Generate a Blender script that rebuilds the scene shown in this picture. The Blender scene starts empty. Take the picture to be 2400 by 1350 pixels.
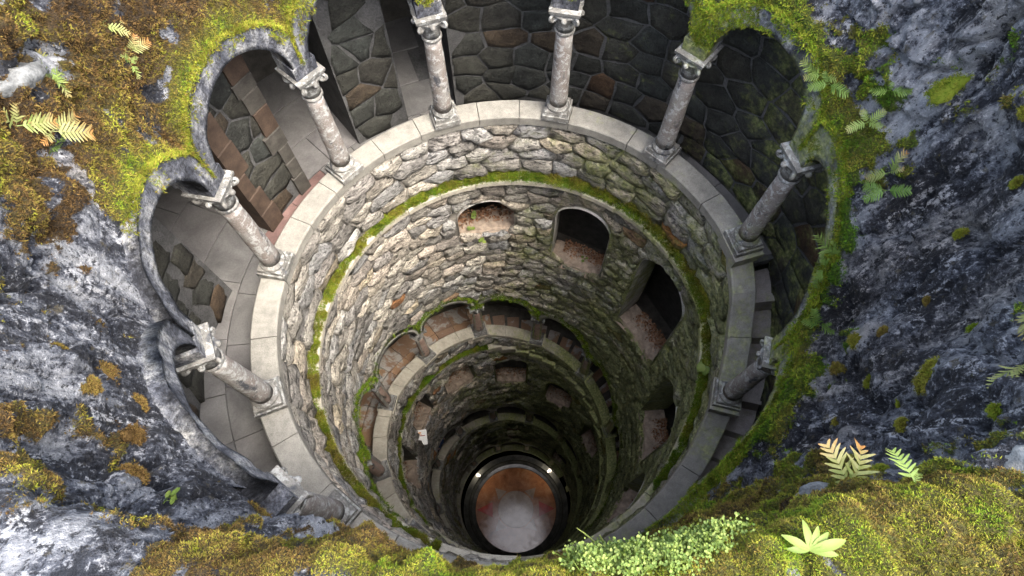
import bpy, math, random
import numpy as np

# ------------------------------------------------------------------ camera, sky, sun, exposure
S = 2.4                      # metres per well radius; all coordinates below are in well radii
scn = bpy.context.scene
C = scn.collection
rad, R2 = math.radians, math.pi / 180
TH, ROLL = rad(66.24693), -0.0162200613
CAM = np.array([-0.00508, -0.99175, 2.44803])
F_PX = 1458.10591
_fw = np.array([0, math.cos(TH), -math.sin(TH)])
_rt = np.array([1.0, 0, 0]); _up = np.cross(_rt, _fw)
_c, _s = math.cos(ROLL), math.sin(ROLL)
_rt, _up = _c * _rt + _s * _up, -_s * _rt + _c * _up
cam_data = bpy.data.cameras.new('camera')
cam = bpy.data.objects.new('camera', cam_data); C.objects.link(cam)
cam_data.sensor_width = 36.0
cam_data.lens = F_PX / 2400 * 36.0
cam_data.clip_start, cam_data.clip_end = 0.05, 500
from mathutils import Matrix, Vector
m = Matrix(((_rt[0], _up[0], -_fw[0], CAM[0] * S), (_rt[1], _up[1], -_fw[1], CAM[1] * S), (_rt[2], _up[2], -_fw[2], CAM[2] * S), (0, 0, 0, 1)))
cam.matrix_world = m
scn.camera = cam

SUN_AZ, SUN_EL = -38.0, 62.0            # azimuth where the sun stands (deg from +x), elevation
world = bpy.data.worlds.new('World'); scn.world = world; world.use_nodes = True
nt = world.node_tree; nt.nodes.clear()
sky = nt.nodes.new('ShaderNodeTexSky'); sky.sky_type = 'NISHITA'; sky.sun_disc = False
sky.sun_elevation = rad(SUN_EL); sky.sun_rotation = rad(90 - SUN_AZ)
sky.air_density = 1.0; sky.dust_density = 5.0; sky.ozone_density = 0.6
bg = nt.nodes.new('ShaderNodeBackground'); bg.inputs['Strength'].default_value = 0.15
wo = nt.nodes.new('ShaderNodeOutputWorld')
hs = nt.nodes.new('ShaderNodeHueSaturation'); hs.inputs['Saturation'].default_value = 0.72
nt.links.new(sky.outputs[0], hs.inputs['Color']); nt.links.new(hs.outputs[0], bg.inputs[0]); nt.links.new(bg.outputs[0], wo.inputs[0])
sl = bpy.data.lights.new('sun', 'SUN'); sl.energy = 0.5; sl.angle = rad(24); sl.color = (1.0, 0.94, 0.84)
so = bpy.data.objects.new('sun', sl); C.objects.link(so)
so.rotation_euler = Vector((-math.cos(rad(SUN_AZ)) * math.cos(rad(SUN_EL)), -math.sin(rad(SUN_AZ)) * math.cos(rad(SUN_EL)), -math.sin(rad(SUN_EL)))).to_track_quat('-Z', 'Y').to_euler()
so.location = (0, 0, 20)
scn.view_settings.view_transform = 'Standard'; scn.view_settings.look = 'None'
scn.view_settings.exposure = 3.05; scn.view_settings.gamma = 1.0; scn.view_settings.use_curve_mapping = False
scn.cycles.max_bounces = 10; scn.cycles.diffuse_bounces = 8

rng = np.random.default_rng(7)
random.seed(7)

# ------------------------------------------------------------------ helpers
def P(phi, r, z):
    a = np.asarray(phi, float) * R2
    r = np.asarray(r, float)
    return np.stack(np.broadcast_arrays(r * np.cos(a), r * np.sin(a), np.asarray(z, float)), -1)

def proj(X):
    v = np.asarray(X, float) - CAM
    d = v @ _fw
    return np.stack([1200 + F_PX * (v @ _rt) / d, 675 - F_PX * (v @ _up) / d], -1)

def smooth(a, b, x):
    t = np.clip((x - a) / (b - a), 0, 1); return t * t * (3 - 2 * t)

def _hash(ix, iy, iz, seed):
    h = (ix.astype(np.int64) * 374761393 + iy.astype(np.int64) * 668265263 + iz.astype(np.int64) * 1274126177 + seed * 974711) & 0xFFFFFFFF
    h = ((h ^ (h >> 13)) * 1274126177) & 0xFFFFFFFF
    h = ((h ^ (h >> 16)) * 2246822519) & 0xFFFFFFFF
    return ((h ^ (h >> 15)) & 0xFFFFFF) / float(0xFFFFFF)

_q = np.linalg.qr(np.random.default_rng(3).normal(size=(3, 3)))[0]
def vnoise(p, seed=0):
    p = np.asarray(p, float) @ _q; i = np.floor(p); f = p - i; f = f * f * f * (f * (f * 6 - 15) + 10)
    i = i.astype(np.int64); out = 0
    for dx in (0, 1):
        wx = f[..., 0] if dx else 1 - f[..., 0]
        for dy in (0, 1):
            wy = f[..., 1] if dy else 1 - f[..., 1]
            for dz in (0, 1):
                wz = f[..., 2] if dz else 1 - f[..., 2]
                out = out + wx * wy * wz * _hash(i[..., 0] + dx, i[..., 1] + dy, i[..., 2] + dz, seed)
    return out

def fbm(p, octaves=4, seed=0, gain=0.5):
    a, s, t = 1.0, 0.0, 0.0
    p = np.asarray(p, float)
    for o in range(octaves):
        s = s + a * vnoise(p, seed + o); t += a; a *= gain; p = p * 2.03 + 11.7
    return s / t

def ridged(p, octaves=4, seed=0):
    a, s, t = 1.0, 0.0, 0.0
    p = np.asarray(p, float)
    for o in range(octaves):
        s = s + a * (1 - np.abs(2 * vnoise(p, seed + o) - 1)); t += a; a *= 0.5; p = p * 2.1 + 5.3
    return s / t

def mesh_from(name, verts, faces, mat=None, attrs=None, smooth_shade=False, scale=S):
    """verts (n,3) in radii; faces: (m,3)/(m,4) int array or list of tuples"""
    me = bpy.data.meshes.new(name)
    v = np.asarray(verts, np.float32) * scale
    if isinstance(faces, np.ndarray):
        k = faces.shape[1]; nfc = len(faces)
        me.vertices.add(len(v)); me.vertices.foreach_set('co', v.ravel())
        me.loops.add(nfc * k); me.loops.foreach_set('vertex_index', faces.astype(np.int32).ravel())
        me.polygons.add(nfc)
        me.polygons.foreach_set('loop_start', np.arange(0, nfc * k, k, dtype=np.int32))
        me.polygons.foreach_set('loop_total', np.full(nfc, k, np.int32))
        me.update(calc_edges=True)
    else:
        me.from_pydata(v.tolist(), [], faces); me.update()
    if attrs:
        for key, val in attrs.items():
            a = me.attributes.new(key, 'FLOAT', 'POINT')
            a.data.foreach_set('value', np.broadcast_to(np.asarray(val, np.float32), (len(v),)).astype(np.float32).copy())
    if smooth_shade:
        me.polygons.foreach_set('use_smooth', np.ones(len(me.polygons), bool))
    if mat: me.materials.append(mat)
    return me

def link(name, me, parent=None):
    o = bpy.data.objects.new(name, me); C.objects.link(o)
    if parent is not None: o.parent = parent
    return o

def tag(o, label=None, cat=None, group=None, kind=None):
    if label: o['label'] = label
    if cat: o['category'] = cat
    if group: o['group'] = group
    if kind: o['kind'] = kind
    return o

def empty(name, loc=(0, 0, 0), rz=0.0):
    o = bpy.data.objects.new(name, None); C.objects.link(o)
    o.location = [c * S for c in loc]; o.rotation_euler = (0, 0, rz); o.empty_display_size = 0.1
    return o

class MB:
    """collects simple shapes (radii units) into one mesh"""
    def __init__(s): s.v = []; s.f = []
    def add(s, v, f):
        k = len(s.v); s.v.extend([tuple(map(float, q)) for q in v]); s.f.extend([tuple(i + k for i in q) for q in f])
    def box(s, c, d, rz=0.0, taper=1.0):
        ca, sa = math.cos(rz), math.sin(rz); vs = []
        for z in (-1, 1):
            t = taper if z > 0 else 1.0
            for x, y in ((-1, -1), (1, -1), (1, 1), (-1, 1)):
                px, py = x * d[0] / 2 * t, y * d[1] / 2 * t
                vs.append((c[0] + px * ca - py * sa, c[1] + px * sa + py * ca, c[2] + z * d[2] / 2))
        s.add(vs, [(3, 2, 1, 0), (4, 5, 6, 7), (0, 1, 5, 4), (1, 2, 6, 5), (2, 3, 7, 6), (3, 0, 4, 7)])
    def lathe(s, prof, n=20, c=(0, 0, 0), cap=True, wob=None):
        vs = []; fs = []
        for j, (r, z) in enumerate(prof):
            for i in range(n):
                a = 2 * math.pi * i / n; rr = r * (1 + (wob(j, a) if wob else 0))
                vs.append((c[0] + rr * math.cos(a), c[1] + rr * math.sin(a), c[2] + z))
        for j in range(len(prof) - 1):
            for i in range(n):
                k = (i + 1) % n; fs.append((j * n + i, j * n + k, (j + 1) * n + k, (j + 1) * n + i))
        if cap: fs.append(tuple(range(n - 1, -1, -1))); fs.append(tuple((len(prof) - 1) * n + i for i in range(n)))
        s.add(vs, fs)
    def sector(s, p0, p1, r0, r1, z0, z1, n=3, zf0=None, zf1=None, bev=0.0):
        """annular block; z0/z1 numbers or functions of phi"""
        fz0 = z0 if callable(z0) else (lambda a: z0); fz1 = z1 if callable(z1) else (lambda a: z1)
        vs = []; fs = []
        cols = [(r0, 0, 0), (r1, 0, 0), (r1, 1, -bev), (r1 - bev, 1, 0), (r0 + bev, 1, 0), (r0, 1, -bev)] if bev else [(r0, 0, 0), (r1, 0, 0), (r1, 1, 0), (r0, 1, 0)]
        k = len(cols)
        for i in range(n + 1):
            a = p0 + (p1 - p0) * i / n; ca, sa = math.cos(a * R2), math.sin(a * R2)
            for r, t, dz in cols: vs.append((r * ca, r * sa, (fz1(a) if t else fz0(a)) + dz))
        for i in range(n):
            for j in range(k):
                l = (j + 1) % k; fs.append((i * k + j, i * k + l, (i + 1) * k + l, (i + 1) * k + j))
        fs.append(tuple(range(k - 1, -1, -1))); fs.append(tuple(n * k + j for j in range(k)))
        s.add(vs, fs)
    def tube(s, pts, radii, n=8, cap=True):
        pts = [Vector(q) for q in pts]; vs = []; fs = []; prev = None
        for i, q in enumerate(pts):
            d = (pts[min(i + 1, len(pts) - 1)] - pts[max(i - 1, 0)]).normalized()
            u = d.orthogonal().normalized() if prev is None else (prev - d * prev.dot(d)).normalized()
            prev = u; w = d.cross(u); r = radii[i] if hasattr(radii, '__len__') else radii
            for k in range(n):
                a = 2 * math.pi * k / n; vs.append(tuple(q + u * (r * math.cos(a)) + w * (r * math.sin(a))))
        for i in range(len(pts) - 1):
            for k in range(n):
                l = (k + 1) % n; fs.append((i * n + k, i * n + l, (i + 1) * n + l, (i + 1) * n + k))
        if cap: fs.append(tuple(range(n - 1, -1, -1))); fs.append(tuple((len(pts) - 1) * n + k for k in range(n)))
        s.add(vs, fs)
    def build(s, name, mat, parent=None, attrs=None, smooth_shade=False):
        return link(name, mesh_from(name, np.array(s.v), s.f, mat, attrs, smooth_shade), parent)

# ------------------------------------------------------------------ materials
class NB:
    def __init__(s, name, rough=0.85):
        s.m = bpy.data.materials.new(name); s.m.use_nodes = True; s.t = s.m.node_tree
        s.b = s.t.nodes['Principled BSDF']; s.b.inputs['Roughness'].default_value = rough
        s.b.inputs['Specular IOR Level'].default_value = 0.3
        s.pos = None
    def n(s, typ, **kw):
        q = s.t.nodes.new(typ)
        for k, v in kw.items():
            if k.startswith('_'): setattr(q, k[1:], v)
            else:
                key = k.replace('__', ' ')
                s.set(q.inputs[key], v)
        return q
    def set(s, sock, v):
        if isinstance(v, bpy.types.NodeSocket): s.t.links.new(v, sock)
        elif isinstance(v, (tuple, list)) and sock.type == 'RGBA': sock.default_value = (*v[:3], 1.0)
        else: sock.default_value = v
    def coord(s, sx=1, sy=1, sz=1):
        g = s.n('ShaderNodeNewGeometry')
        if (sx, sy, sz) == (1, 1, 1): return g.outputs['Position']
        mp = s.n('ShaderNodeMapping', Vector=g.outputs['Position'], Scale=(sx, sy, sz)); return mp.outputs[0]
    def ocoord(s):
        return s.n('ShaderNodeTexCoord').outputs['Object']
    def noise(s, vec, scale, detail=4, rough=0.55, dist=0.0):
        return s.n('ShaderNodeTexNoise', Vector=vec, Scale=scale, Detail=detail, Roughness=rough, Distortion=dist).outputs['Fac']
    def vor(s, vec, scale, feat='F1'):
        return s.n('ShaderNodeTexVoronoi', _feature=feat, Vector=vec, Scale=scale).outputs['Distance']
    def ramp(s, fac, stops, interp='LINEAR'):
        q = s.n('ShaderNodeValToRGB', Fac=fac); cr = q.color_ramp; cr.interpolation = interp
        while len(cr.elements) < len(stops): cr.elements.new(0.5)
        for e, (p, c) in zip(cr.elements, stops):
            e.position = p; e.color = (*c, 1) if not isinstance(c, (int, float)) else (c, c, c, 1)
        return q.outputs['Color']
    def mix(s, fac, a, b, mode='MIX'):
        q = s.n('ShaderNodeMix', _data_type='RGBA', _blend_type=mode)
        s.set(q.inputs['Factor'], fac); s.set(q.inputs[6], a); s.set(q.inputs[7], b); return q.outputs[2]
    def math(s, op, a, b=0.0, clamp=False):
        q = s.n('ShaderNodeMath', _operation=op, _use_clamp=clamp); s.set(q.inputs[0], a); s.set(q.inputs[1], b); return q.outputs[0]
    def step(s, x, a, b):
        q = s.n('ShaderNodeMapRange', _interpolation_type='SMOOTHSTEP'); s.set(q.inputs['Value'], x)
        q.inputs['From Min'].default_value = a; q.inputs['From Max'].default_value = b; return q.outputs['Result']
    def attr(s, name): return s.n('ShaderNodeAttribute', _attribute_name=name).outputs['Fac']
    def sep(s, vec):
        return s.n('ShaderNodeSeparateXYZ', Vector=vec).outputs
    def bump(s, h, strength=0.6, dist=0.02, prev=None):
        q = s.n('ShaderNodeBump', Strength=strength, Distance=dist, Height=h)
        if prev is not None: s.set(q.inputs['Normal'], prev)
        return q.outputs['Normal']
    def done(s, col, normal=None, rough=None):
        s.set(s.b.inputs['Base Color'], col)
        if normal is not None: s.set(s.b.inputs['Normal'], normal)
        if rough is not None: s.set(s.b.inputs['Roughness'], rough)
        return s.m

def algae(nb, col, amount=0.0, depth=True):
    """green growth over stone: more on the shaded right side and deeper in the damp shaft"""
    pos = nb.coord(); x, y, z = nb.sep(pos)
    n1 = nb.noise(pos, 1.3, 5, 0.6); n2 = nb.noise(pos, 9.0, 4, 0.65)
    k = nb.math('ADD', nb.math('MULTIPLY', n1, 0.75), nb.math('MULTIPLY', n2, 0.45))
    k = nb.math('ADD', k, nb.math('MULTIPLY', x, 0.085))
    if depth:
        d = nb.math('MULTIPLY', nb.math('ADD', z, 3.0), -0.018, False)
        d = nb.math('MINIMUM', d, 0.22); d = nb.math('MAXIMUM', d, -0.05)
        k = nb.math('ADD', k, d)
    k = nb.step(nb.math('ADD', k, amount), 0.56, 0.82)
    g = nb.ramp(nb.noise(pos, 22, 3, 0.6), [(0.3, (0.070, 0.095, 0.022)), (0.5, (0.21, 0.245, 0.060)), (0.7, (0.40, 0.40, 0.16))])
    col = nb.mix(nb.math('MULTIPLY', k, 0.82), col, g)
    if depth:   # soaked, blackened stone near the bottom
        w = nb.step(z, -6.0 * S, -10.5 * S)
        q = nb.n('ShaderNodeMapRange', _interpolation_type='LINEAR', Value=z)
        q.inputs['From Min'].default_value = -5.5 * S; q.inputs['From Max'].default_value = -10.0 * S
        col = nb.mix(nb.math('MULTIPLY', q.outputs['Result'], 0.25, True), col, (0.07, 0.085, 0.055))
    return col

def mat_rubble():
    nb = NB('rubble_stone', 0.82); pos = nb.coord(); t = nb.attr('tint')
    base = nb.ramp(t, [(0.0, (0.30, 0.285, 0.26)), (0.16, (0.44, 0.41, 0.345)), (0.32, (0.37, 0.37, 0.36)), (0.5, (0.50, 0.46, 0.385)), (0.66, (0.43, 0.375, 0.31)), (0.8, (0.34, 0.335, 0.325)), (0.965, (0.42, 0.36, 0.26)), (0.995, (0.42, 0.17, 0.05))])
    n = nb.noise(pos, 7, 6, 0.65, 0.3); f = nb.noise(pos, 38, 5, 0.7); s = nb.noise(nb.coord(5, 5, 16), 2.2, 5, 0.65, 0.6)
    base = nb.mix(1.0, base, nb.ramp(n, [(0.25, 0.46), (0.5, 1.05), (0.72, 1.55)]), 'MULTIPLY')
    base = nb.mix(0.85, base, nb.ramp(f, [(0.32, 0.35), (0.5, 1.1), (0.7, 1.4)]), 'MULTIPLY')
    base = nb.mix(0.75, base, nb.ramp(s, [(0.36, 0.28), (0.46, 1.05)]), 'MULTIPLY')
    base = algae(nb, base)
    base = nb.mix(1.0, base, nb.ramp(nb.math('FRACT', nb.math('MULTIPLY', t, 7.31)), [(0.0, 0.62), (1.0, 1.25)]), 'MULTIPLY')
    base = nb.mix(0.6, base, nb.ramp(s, [(0.38, 0.30), (0.47, 1.0)]), 'MULTIPLY')
    h = nb.math('ADD', nb.math('MULTIPLY', s, 1.3), nb.math('ADD', nb.math('MULTIPLY', n, 0.7), nb.math('MULTIPLY', f, 0.45)))
    return nb.done(base, nb.bump(h, 1.0, 0.11))

def mat_mortar(name, c, amount=0.0):
    nb = NB(name, 0.9); pos = nb.coord()
    n = nb.noise(pos, 5, 5, 0.6); f = nb.noise(pos, 45, 4, 0.7)
    col = nb.mix(1.0, c, nb.ramp(n, [(0.3, 0.55), (0.6, 1.15)]), 'MULTIPLY')
    col = nb.mix(0.6, col, nb.ramp(f, [(0.35, 0.5), (0.6, 1.15)]), 'MULTIPLY')
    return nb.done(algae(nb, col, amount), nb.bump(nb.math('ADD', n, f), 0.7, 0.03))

def mat_granite(name, c, amount=-0.12, speck=0.5, stain=0.4):
    nb = NB(name, 0.8); pos = nb.coord()
    n = nb.noise(pos, 2.5, 5, 0.6); f = nb.noise(pos, 130, 3, 0.75); b = nb.noise(pos, 14, 4, 0.6)
    col = nb.mix(stain, c, nb.ramp(n, [(0.3, 0.5), (0.62, 1.15)]), 'MULTIPLY')
    col = nb.mix(speck, col, nb.ramp(f, [(0.36, 0.4), (0.5, 1.0), (0.66, 1.3)]), 'MULTIPLY')
    col = nb.mix(0.4, col, nb.ramp(b, [(0.35, 0.6), (0.6, 1.12)]), 'MULTIPLY')
    return nb.done(algae(nb, col, amount), nb.bump(nb.math('ADD', nb.math('MULTIPLY', b, 0.5), f), 0.35, 0.012))

def mat_column(name, c1, c2, lich):
    nb = NB(name, 0.78); pos = nb.coord()
    n = nb.noise(pos, 5, 5, 0.6, 0.4); f = nb.noise(pos, 90, 3, 0.7); l = nb.noise(pos, 16, 6, 0.7, 0.3); v = nb.noise(nb.coord(1, 1, 0.35), 9, 4, 0.6)
    col = nb.mix(nb.step(n, 0.4, 0.62), c1, c2)
    col = nb.mix(0.6, col, nb.ramp(f, [(0.36, 0.45), (0.5, 1.0), (0.66, 1.3)]), 'MULTIPLY')
    col = nb.mix(nb.step(v, 0.56, 0.70), col, (0.045, 0.048, 0.055))
    col = nb.mix(nb.math('MULTIPLY', nb.step(l, 0.52, 0.58), lich), col, (0.40, 0.415, 0.40))
    return nb.done(algae(nb, col, -0.2), nb.bump(nb.math('ADD', l, f), 0.5, 0.012))

def mat_rock():
    """dark wet-streaked rock with pale lichen; 'moss' attribute carries the moss cover, 'hue' its tint"""
    nb = NB('rock', 0.7); pos = nb.coord()
    st = nb.coord(1, 1, 0.24)
    a = nb.noise(st, 4.0, 8, 0.70, 0.25); b = nb.noise(pos, 26, 6, 0.74, 0.2); c = nb.noise(pos, 80, 4, 0.75); d = nb.noise(st, 1.1, 4, 0.55)
    col = nb.ramp(a, [(0.34, (0.010, 0.011, 0.015)), (0.46, (0.030, 0.033, 0.042)), (0.51, (0.070, 0.076, 0.094)), (0.56, (0.17, 0.18, 0.20)), (0.65, (0.36, 0.37, 0.38))])  # bluish cast of the skylight is put into these rock greys
    mixn = nb.math('ADD', nb.math('MULTIPLY', b, 0.55), nb.math('ADD', nb.math('MULTIPLY', c, 0.25), nb.math('MULTIPLY', a, 0.20)))
    sk = nb.noise(nb.coord(1, 1, 0.10), 9.0, 6, 0.72, 0.3)
    col = nb.mix(nb.math('MULTIPLY', nb.step(mixn, 0.525, 0.555), 0.85), col, nb.mix(nb.step(mixn, 0.55, 0.62), (0.22, 0.23, 0.25), (0.50, 0.51, 0.53)))
    col = nb.mix(nb.math('MULTIPLY', nb.step(sk, 0.565, 0.615), nb.step(b, 0.40, 0.56)), col, (0.42, 0.43, 0.45))
    col = nb.mix(nb.math('MULTIPLY', nb.step(mixn, 0.485, 0.455), 0.92), col, (0.008, 0.009, 0.013))
    col = nb.mix(nb.math('MULTIPLY', nb.step(d, 0.53, 0.64), 0.55), col, nb.mix(1.0, col, (1.15, 1.0, 0.82), 'MULTIPLY'))
    col = nb.mix(nb.math('MULTIPLY', nb.step(nb.noise(pos, 11, 5, 0.7), 0.60, 0.68), 0.6), col, (0.10, 0.085, 0.05))
    moss = nb.attr('moss'); hue = nb.math('ADD', nb.attr('hue'), nb.math('MULTIPLY', nb.math('SUBTRACT', b, 0.5), 0.5))
    mcol = nb.ramp(hue, MOSS_RAMP)
    mcol = nb.mix(1.0, mcol, nb.ramp(c, [(0.35, 0.12), (0.62, 0.75)]), 'MULTIPLY')  # moss beneath the tufts painted darker: crevice shade put into its colour
    mm = nb.step(nb.math('ADD', moss, nb.math('MULTIPLY', nb.math('SUBTRACT', b, 0.5), 1.6)), 0.42, 0.62)
    col = nb.mix(mm, col, mcol)
    h = nb.math('ADD', nb.math('MULTIPLY', a, 0.8), nb.math('ADD', nb.math('MULTIPLY', b, 0.8), nb.math('MULTIPLY', c, 0.5)))
    return nb.done(col, nb.bump(h, 1.0, 0.085), nb.math('ADD', 0.55, nb.math('MULTIPLY', moss, 0.4)))

MOSS_RAMP = [(0.0, (0.040, 0.024, 0.010)), (0.22, (0.092, 0.056, 0.019)), (0.42, (0.120, 0.092, 0.021)), (0.62, (0.150, 0.152, 0.018)), (0.82, (0.098, 0.148, 0.011)), (1.0, (0.055, 0.125, 0.008))]
def mat_moss():
    nb = NB('moss', 0.9); hue = nb.attr('hue')
    n = nb.noise(nb.coord(), 20, 3, 0.6)
    col = nb.ramp(nb.math('ADD', hue, nb.math('MULTIPLY', nb.math('SUBTRACT', n, 0.5), 0.35)), MOSS_RAMP)
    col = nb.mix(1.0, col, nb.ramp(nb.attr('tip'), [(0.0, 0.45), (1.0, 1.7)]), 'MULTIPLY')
    nb.b.inputs['Specular IOR Level'].default_value = 0.1
    return nb.done(col)

def mat_arch():
    nb = NB('weathered_arch_plaster', 0.85); pos = nb.coord(); st = nb.coord(1, 1, 0.35)
    a = nb.noise(st, 5, 7, 0.7, 0.3); b = nb.noise(pos, 28, 6, 0.75); c = nb.noise(pos, 90, 3, 0.75)
    col = nb.ramp(a, [(0.38, (0.028, 0.031, 0.040)), (0.48, (0.085, 0.090, 0.105)), (0.56, (0.20, 0.205, 0.21)), (0.66, (0.34, 0.335, 0.31))])
    col = nb.mix(1.0, col, nb.ramp(b, [(0.38, 0.30), (0.52, 1.0), (0.66, 1.5)]), 'MULTIPLY')
    col = nb.mix(0.7, col, nb.ramp(c, [(0.36, 0.35), (0.5, 1.0)]), 'MULTIPLY')
    return nb.done(algae(nb, col, -0.10, False), nb.bump(nb.math('ADD', a, b), 0.9, 0.03))

def mat_leaf(name, stops):
    nb = NB(name, 0.55); col = nb.ramp(nb.attr('hue'), stops)
    tr = nb.n('ShaderNodeBsdfTranslucent', Color=col)
    mx = nb.n('ShaderNodeMixShader', Fac=0.3)
    nb.t.links.new(nb.b.outputs[0], mx.inputs[1]); nb.t.links.new(tr.outputs[0], mx.inputs[2])
    nb.t.links.new(mx.outputs[0], nb.t.nodes['Material Output'].inputs['Surface'])
    return nb.done(col)

def mat_plain(name, c, rough=0.8, var=0.35, scale=8, metal=0.0, bump=0.3):
    nb = NB(name, rough); pos = nb.coord(); n = nb.noise(pos, scale, 5, 0.62); f = nb.noise(pos, scale * 9, 3, 0.7)
    col = nb.mix(1.0, c, nb.ramp(n, [(0.3, 1 - var), (0.7, 1 + var)]), 'MULTIPLY')
    col = nb.mix(0.4, col, nb.ramp(f, [(0.35, 0.6), (0.65, 1.3)]), 'MULTIPLY')
    nb.b.inputs['Metallic'].default_value = metal
    return nb.done(col, nb.bump(nb.math('ADD', n, nb.math('MULTIPLY', f, 0.3)), bump, 0.02) if bump else None)

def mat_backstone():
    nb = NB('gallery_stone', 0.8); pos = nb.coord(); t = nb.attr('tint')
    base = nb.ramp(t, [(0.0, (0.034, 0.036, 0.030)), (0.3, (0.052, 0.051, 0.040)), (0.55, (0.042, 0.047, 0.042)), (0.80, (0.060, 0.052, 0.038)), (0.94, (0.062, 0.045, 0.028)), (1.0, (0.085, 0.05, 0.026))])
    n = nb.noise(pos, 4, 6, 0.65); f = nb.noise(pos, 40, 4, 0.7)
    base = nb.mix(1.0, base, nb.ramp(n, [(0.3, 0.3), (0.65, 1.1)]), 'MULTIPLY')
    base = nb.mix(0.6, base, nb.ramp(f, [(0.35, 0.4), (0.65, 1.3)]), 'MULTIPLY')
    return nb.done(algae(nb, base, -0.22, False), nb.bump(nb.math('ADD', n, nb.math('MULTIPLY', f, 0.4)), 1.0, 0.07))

def mat_paving():
    nb = NB('paving_stone', 0.6); pos = nb.coord(); t = nb.attr('tint')
    base = nb.ramp(t, [(0.0, (0.115, 0.113, 0.11)), (0.5, (0.155, 0.15, 0.143)), (0.86, (0.125, 0.12, 0.118)), (0.93, (0.16, 0.10, 0.09)), (1.0, (0.16, 0.10, 0.09))])
    n = nb.noise(pos, 3, 6, 0.65, 0.5); f = nb.noise(pos, 60, 3, 0.7)
    base = nb.mix(1.0, base, nb.ramp(n, [(0.3, 0.62), (0.65, 1.15)]), 'MULTIPLY')
    base = nb.mix(0.35, base, nb.ramp(f, [(0.35, 0.6), (0.65, 1.2)]), 'MULTIPLY')
    return nb.done(base, nb.bump(n, 0.25, 0.02), nb.math('ADD', 0.35, nb.math('MULTIPLY', n, 0.5)))

def mat_terracotta():
    """worn reddish stone tiles with pale dry patches"""
    nb = NB('reddish_paving', 0.65); pos = nb.coord(); t = nb.attr('tint')
    base = nb.ramp(t, [(0.0, (0.21, 0.132, 0.080)), (0.5, (0.24, 0.145, 0.085)), (1.0, (0.175, 0.118, 0.085))])
    n = nb.noise(pos, 3.0, 6, 0.65, 0.5); f = nb.noise(pos, 50, 3, 0.7)
    base = nb.mix(nb.step(n, 0.50, 0.58), base, (0.29, 0.275, 0.25))
    base = nb.mix(0.5, base, nb.ramp(f, [(0.35, 0.6), (0.65, 1.2)]), 'MULTIPLY')
    return nb.done(base, nb.bump(n, 0.2, 0.02))

def mat_wet(name, stops, gloss=0.38):
    nb = NB(name, 0.3); pos = nb.coord(); n = nb.noise(pos, 2.2, 6, 0.65, 0.5); f = nb.noise(pos, 28, 4, 0.75); b = nb.noise(pos, 5, 3, 0.6)
    col = nb.ramp(n, stops)
    col = nb.mix(0.8, col, nb.ramp(f, [(0.34, 0.25), (0.48, 1.0)]), 'MULTIPLY')
    rough = nb.ramp(b, [(0.30, 0.07), (0.70, 0.17)])
    nb.b.inputs['Specular IOR Level'].default_value = gloss
    return nb.done(col, None, rough)

M = dict(
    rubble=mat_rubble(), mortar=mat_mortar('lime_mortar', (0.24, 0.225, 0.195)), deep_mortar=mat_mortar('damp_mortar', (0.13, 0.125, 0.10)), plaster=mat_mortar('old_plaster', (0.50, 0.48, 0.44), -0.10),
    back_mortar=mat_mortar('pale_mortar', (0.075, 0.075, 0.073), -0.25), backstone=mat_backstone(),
    coping=mat_granite('pale_granite', (0.205, 0.198, 0.173), -0.15, 0.55, 0.6), coping2=mat_granite('worn_granite', (0.37, 0.345, 0.28), -0.06),
    column=mat_column('column_stone', (0.17, 0.148, 0.132), (0.21, 0.20, 0.185), 0.6), column2=mat_column('ruddy_column_stone', (0.30, 0.20, 0.16), (0.36, 0.27, 0.22), 0.1),
    capital=mat_column('capital_stone', (0.10, 0.098, 0.09), (0.17, 0.165, 0.15), 0.45),
    rock=mat_rock(), moss=mat_moss(), arch=mat_arch(), paving=mat_paving(), terracotta=mat_terracotta(),
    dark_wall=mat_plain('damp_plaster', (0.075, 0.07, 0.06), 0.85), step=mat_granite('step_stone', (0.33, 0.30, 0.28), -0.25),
    sill=mat_plain('pink_mortar', (0.27, 0.215, 0.165), 0.9, 0.3, 9), dead_leaf=mat_leaf('dead_leaf', [(0.0, (0.10, 0.05, 0.025)), (0.5, (0.22, 0.11, 0.06)), (1.0, (0.32, 0.19, 0.11))]),
    redstone=mat_plain('red_granite', (0.055, 0.037, 0.026), 0.8, 0.4, 8), greystone=mat_plain('grey_granite', (0.052, 0.048, 0.041), 0.8, 0.4, 8),
    floor=mat_wet('wet_marble', [(0.3, (0.13, 0.055, 0.028)), (0.5, (0.23, 0.10, 0.045)), (0.68, (0.29, 0.16, 0.09))]),
    star=mat_wet('red_marble', [(0.3, (0.20, 0.018, 0.010)), (0.7, (0.34, 0.035, 0.022))]),
    star2=mat_wet('pale_marble', [(0.3, (0.15, 0.11, 0.085)), (0.7, (0.26, 0.21, 0.17))]),
    gutter=mat_wet('black_wet_stone', [(0.3, (0.015, 0.017, 0.018)), (0.7, (0.06, 0.063, 0.06))]),
    fern=mat_leaf('fern_leaf', [(0.0, (0.085, 0.17, 0.030)), (0.5, (0.15, 0.205, 0.048)), (0.78, (0.24, 0.225, 0.09)), (1.0, (0.26, 0.13, 0.04))]),
    herb=mat_leaf('herb_leaf', [(0.0, (0.07, 0.12, 0.018)), (0.6, (0.17, 0.22, 0.045)), (1.0, (0.26, 0.28, 0.11))]),
)

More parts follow.
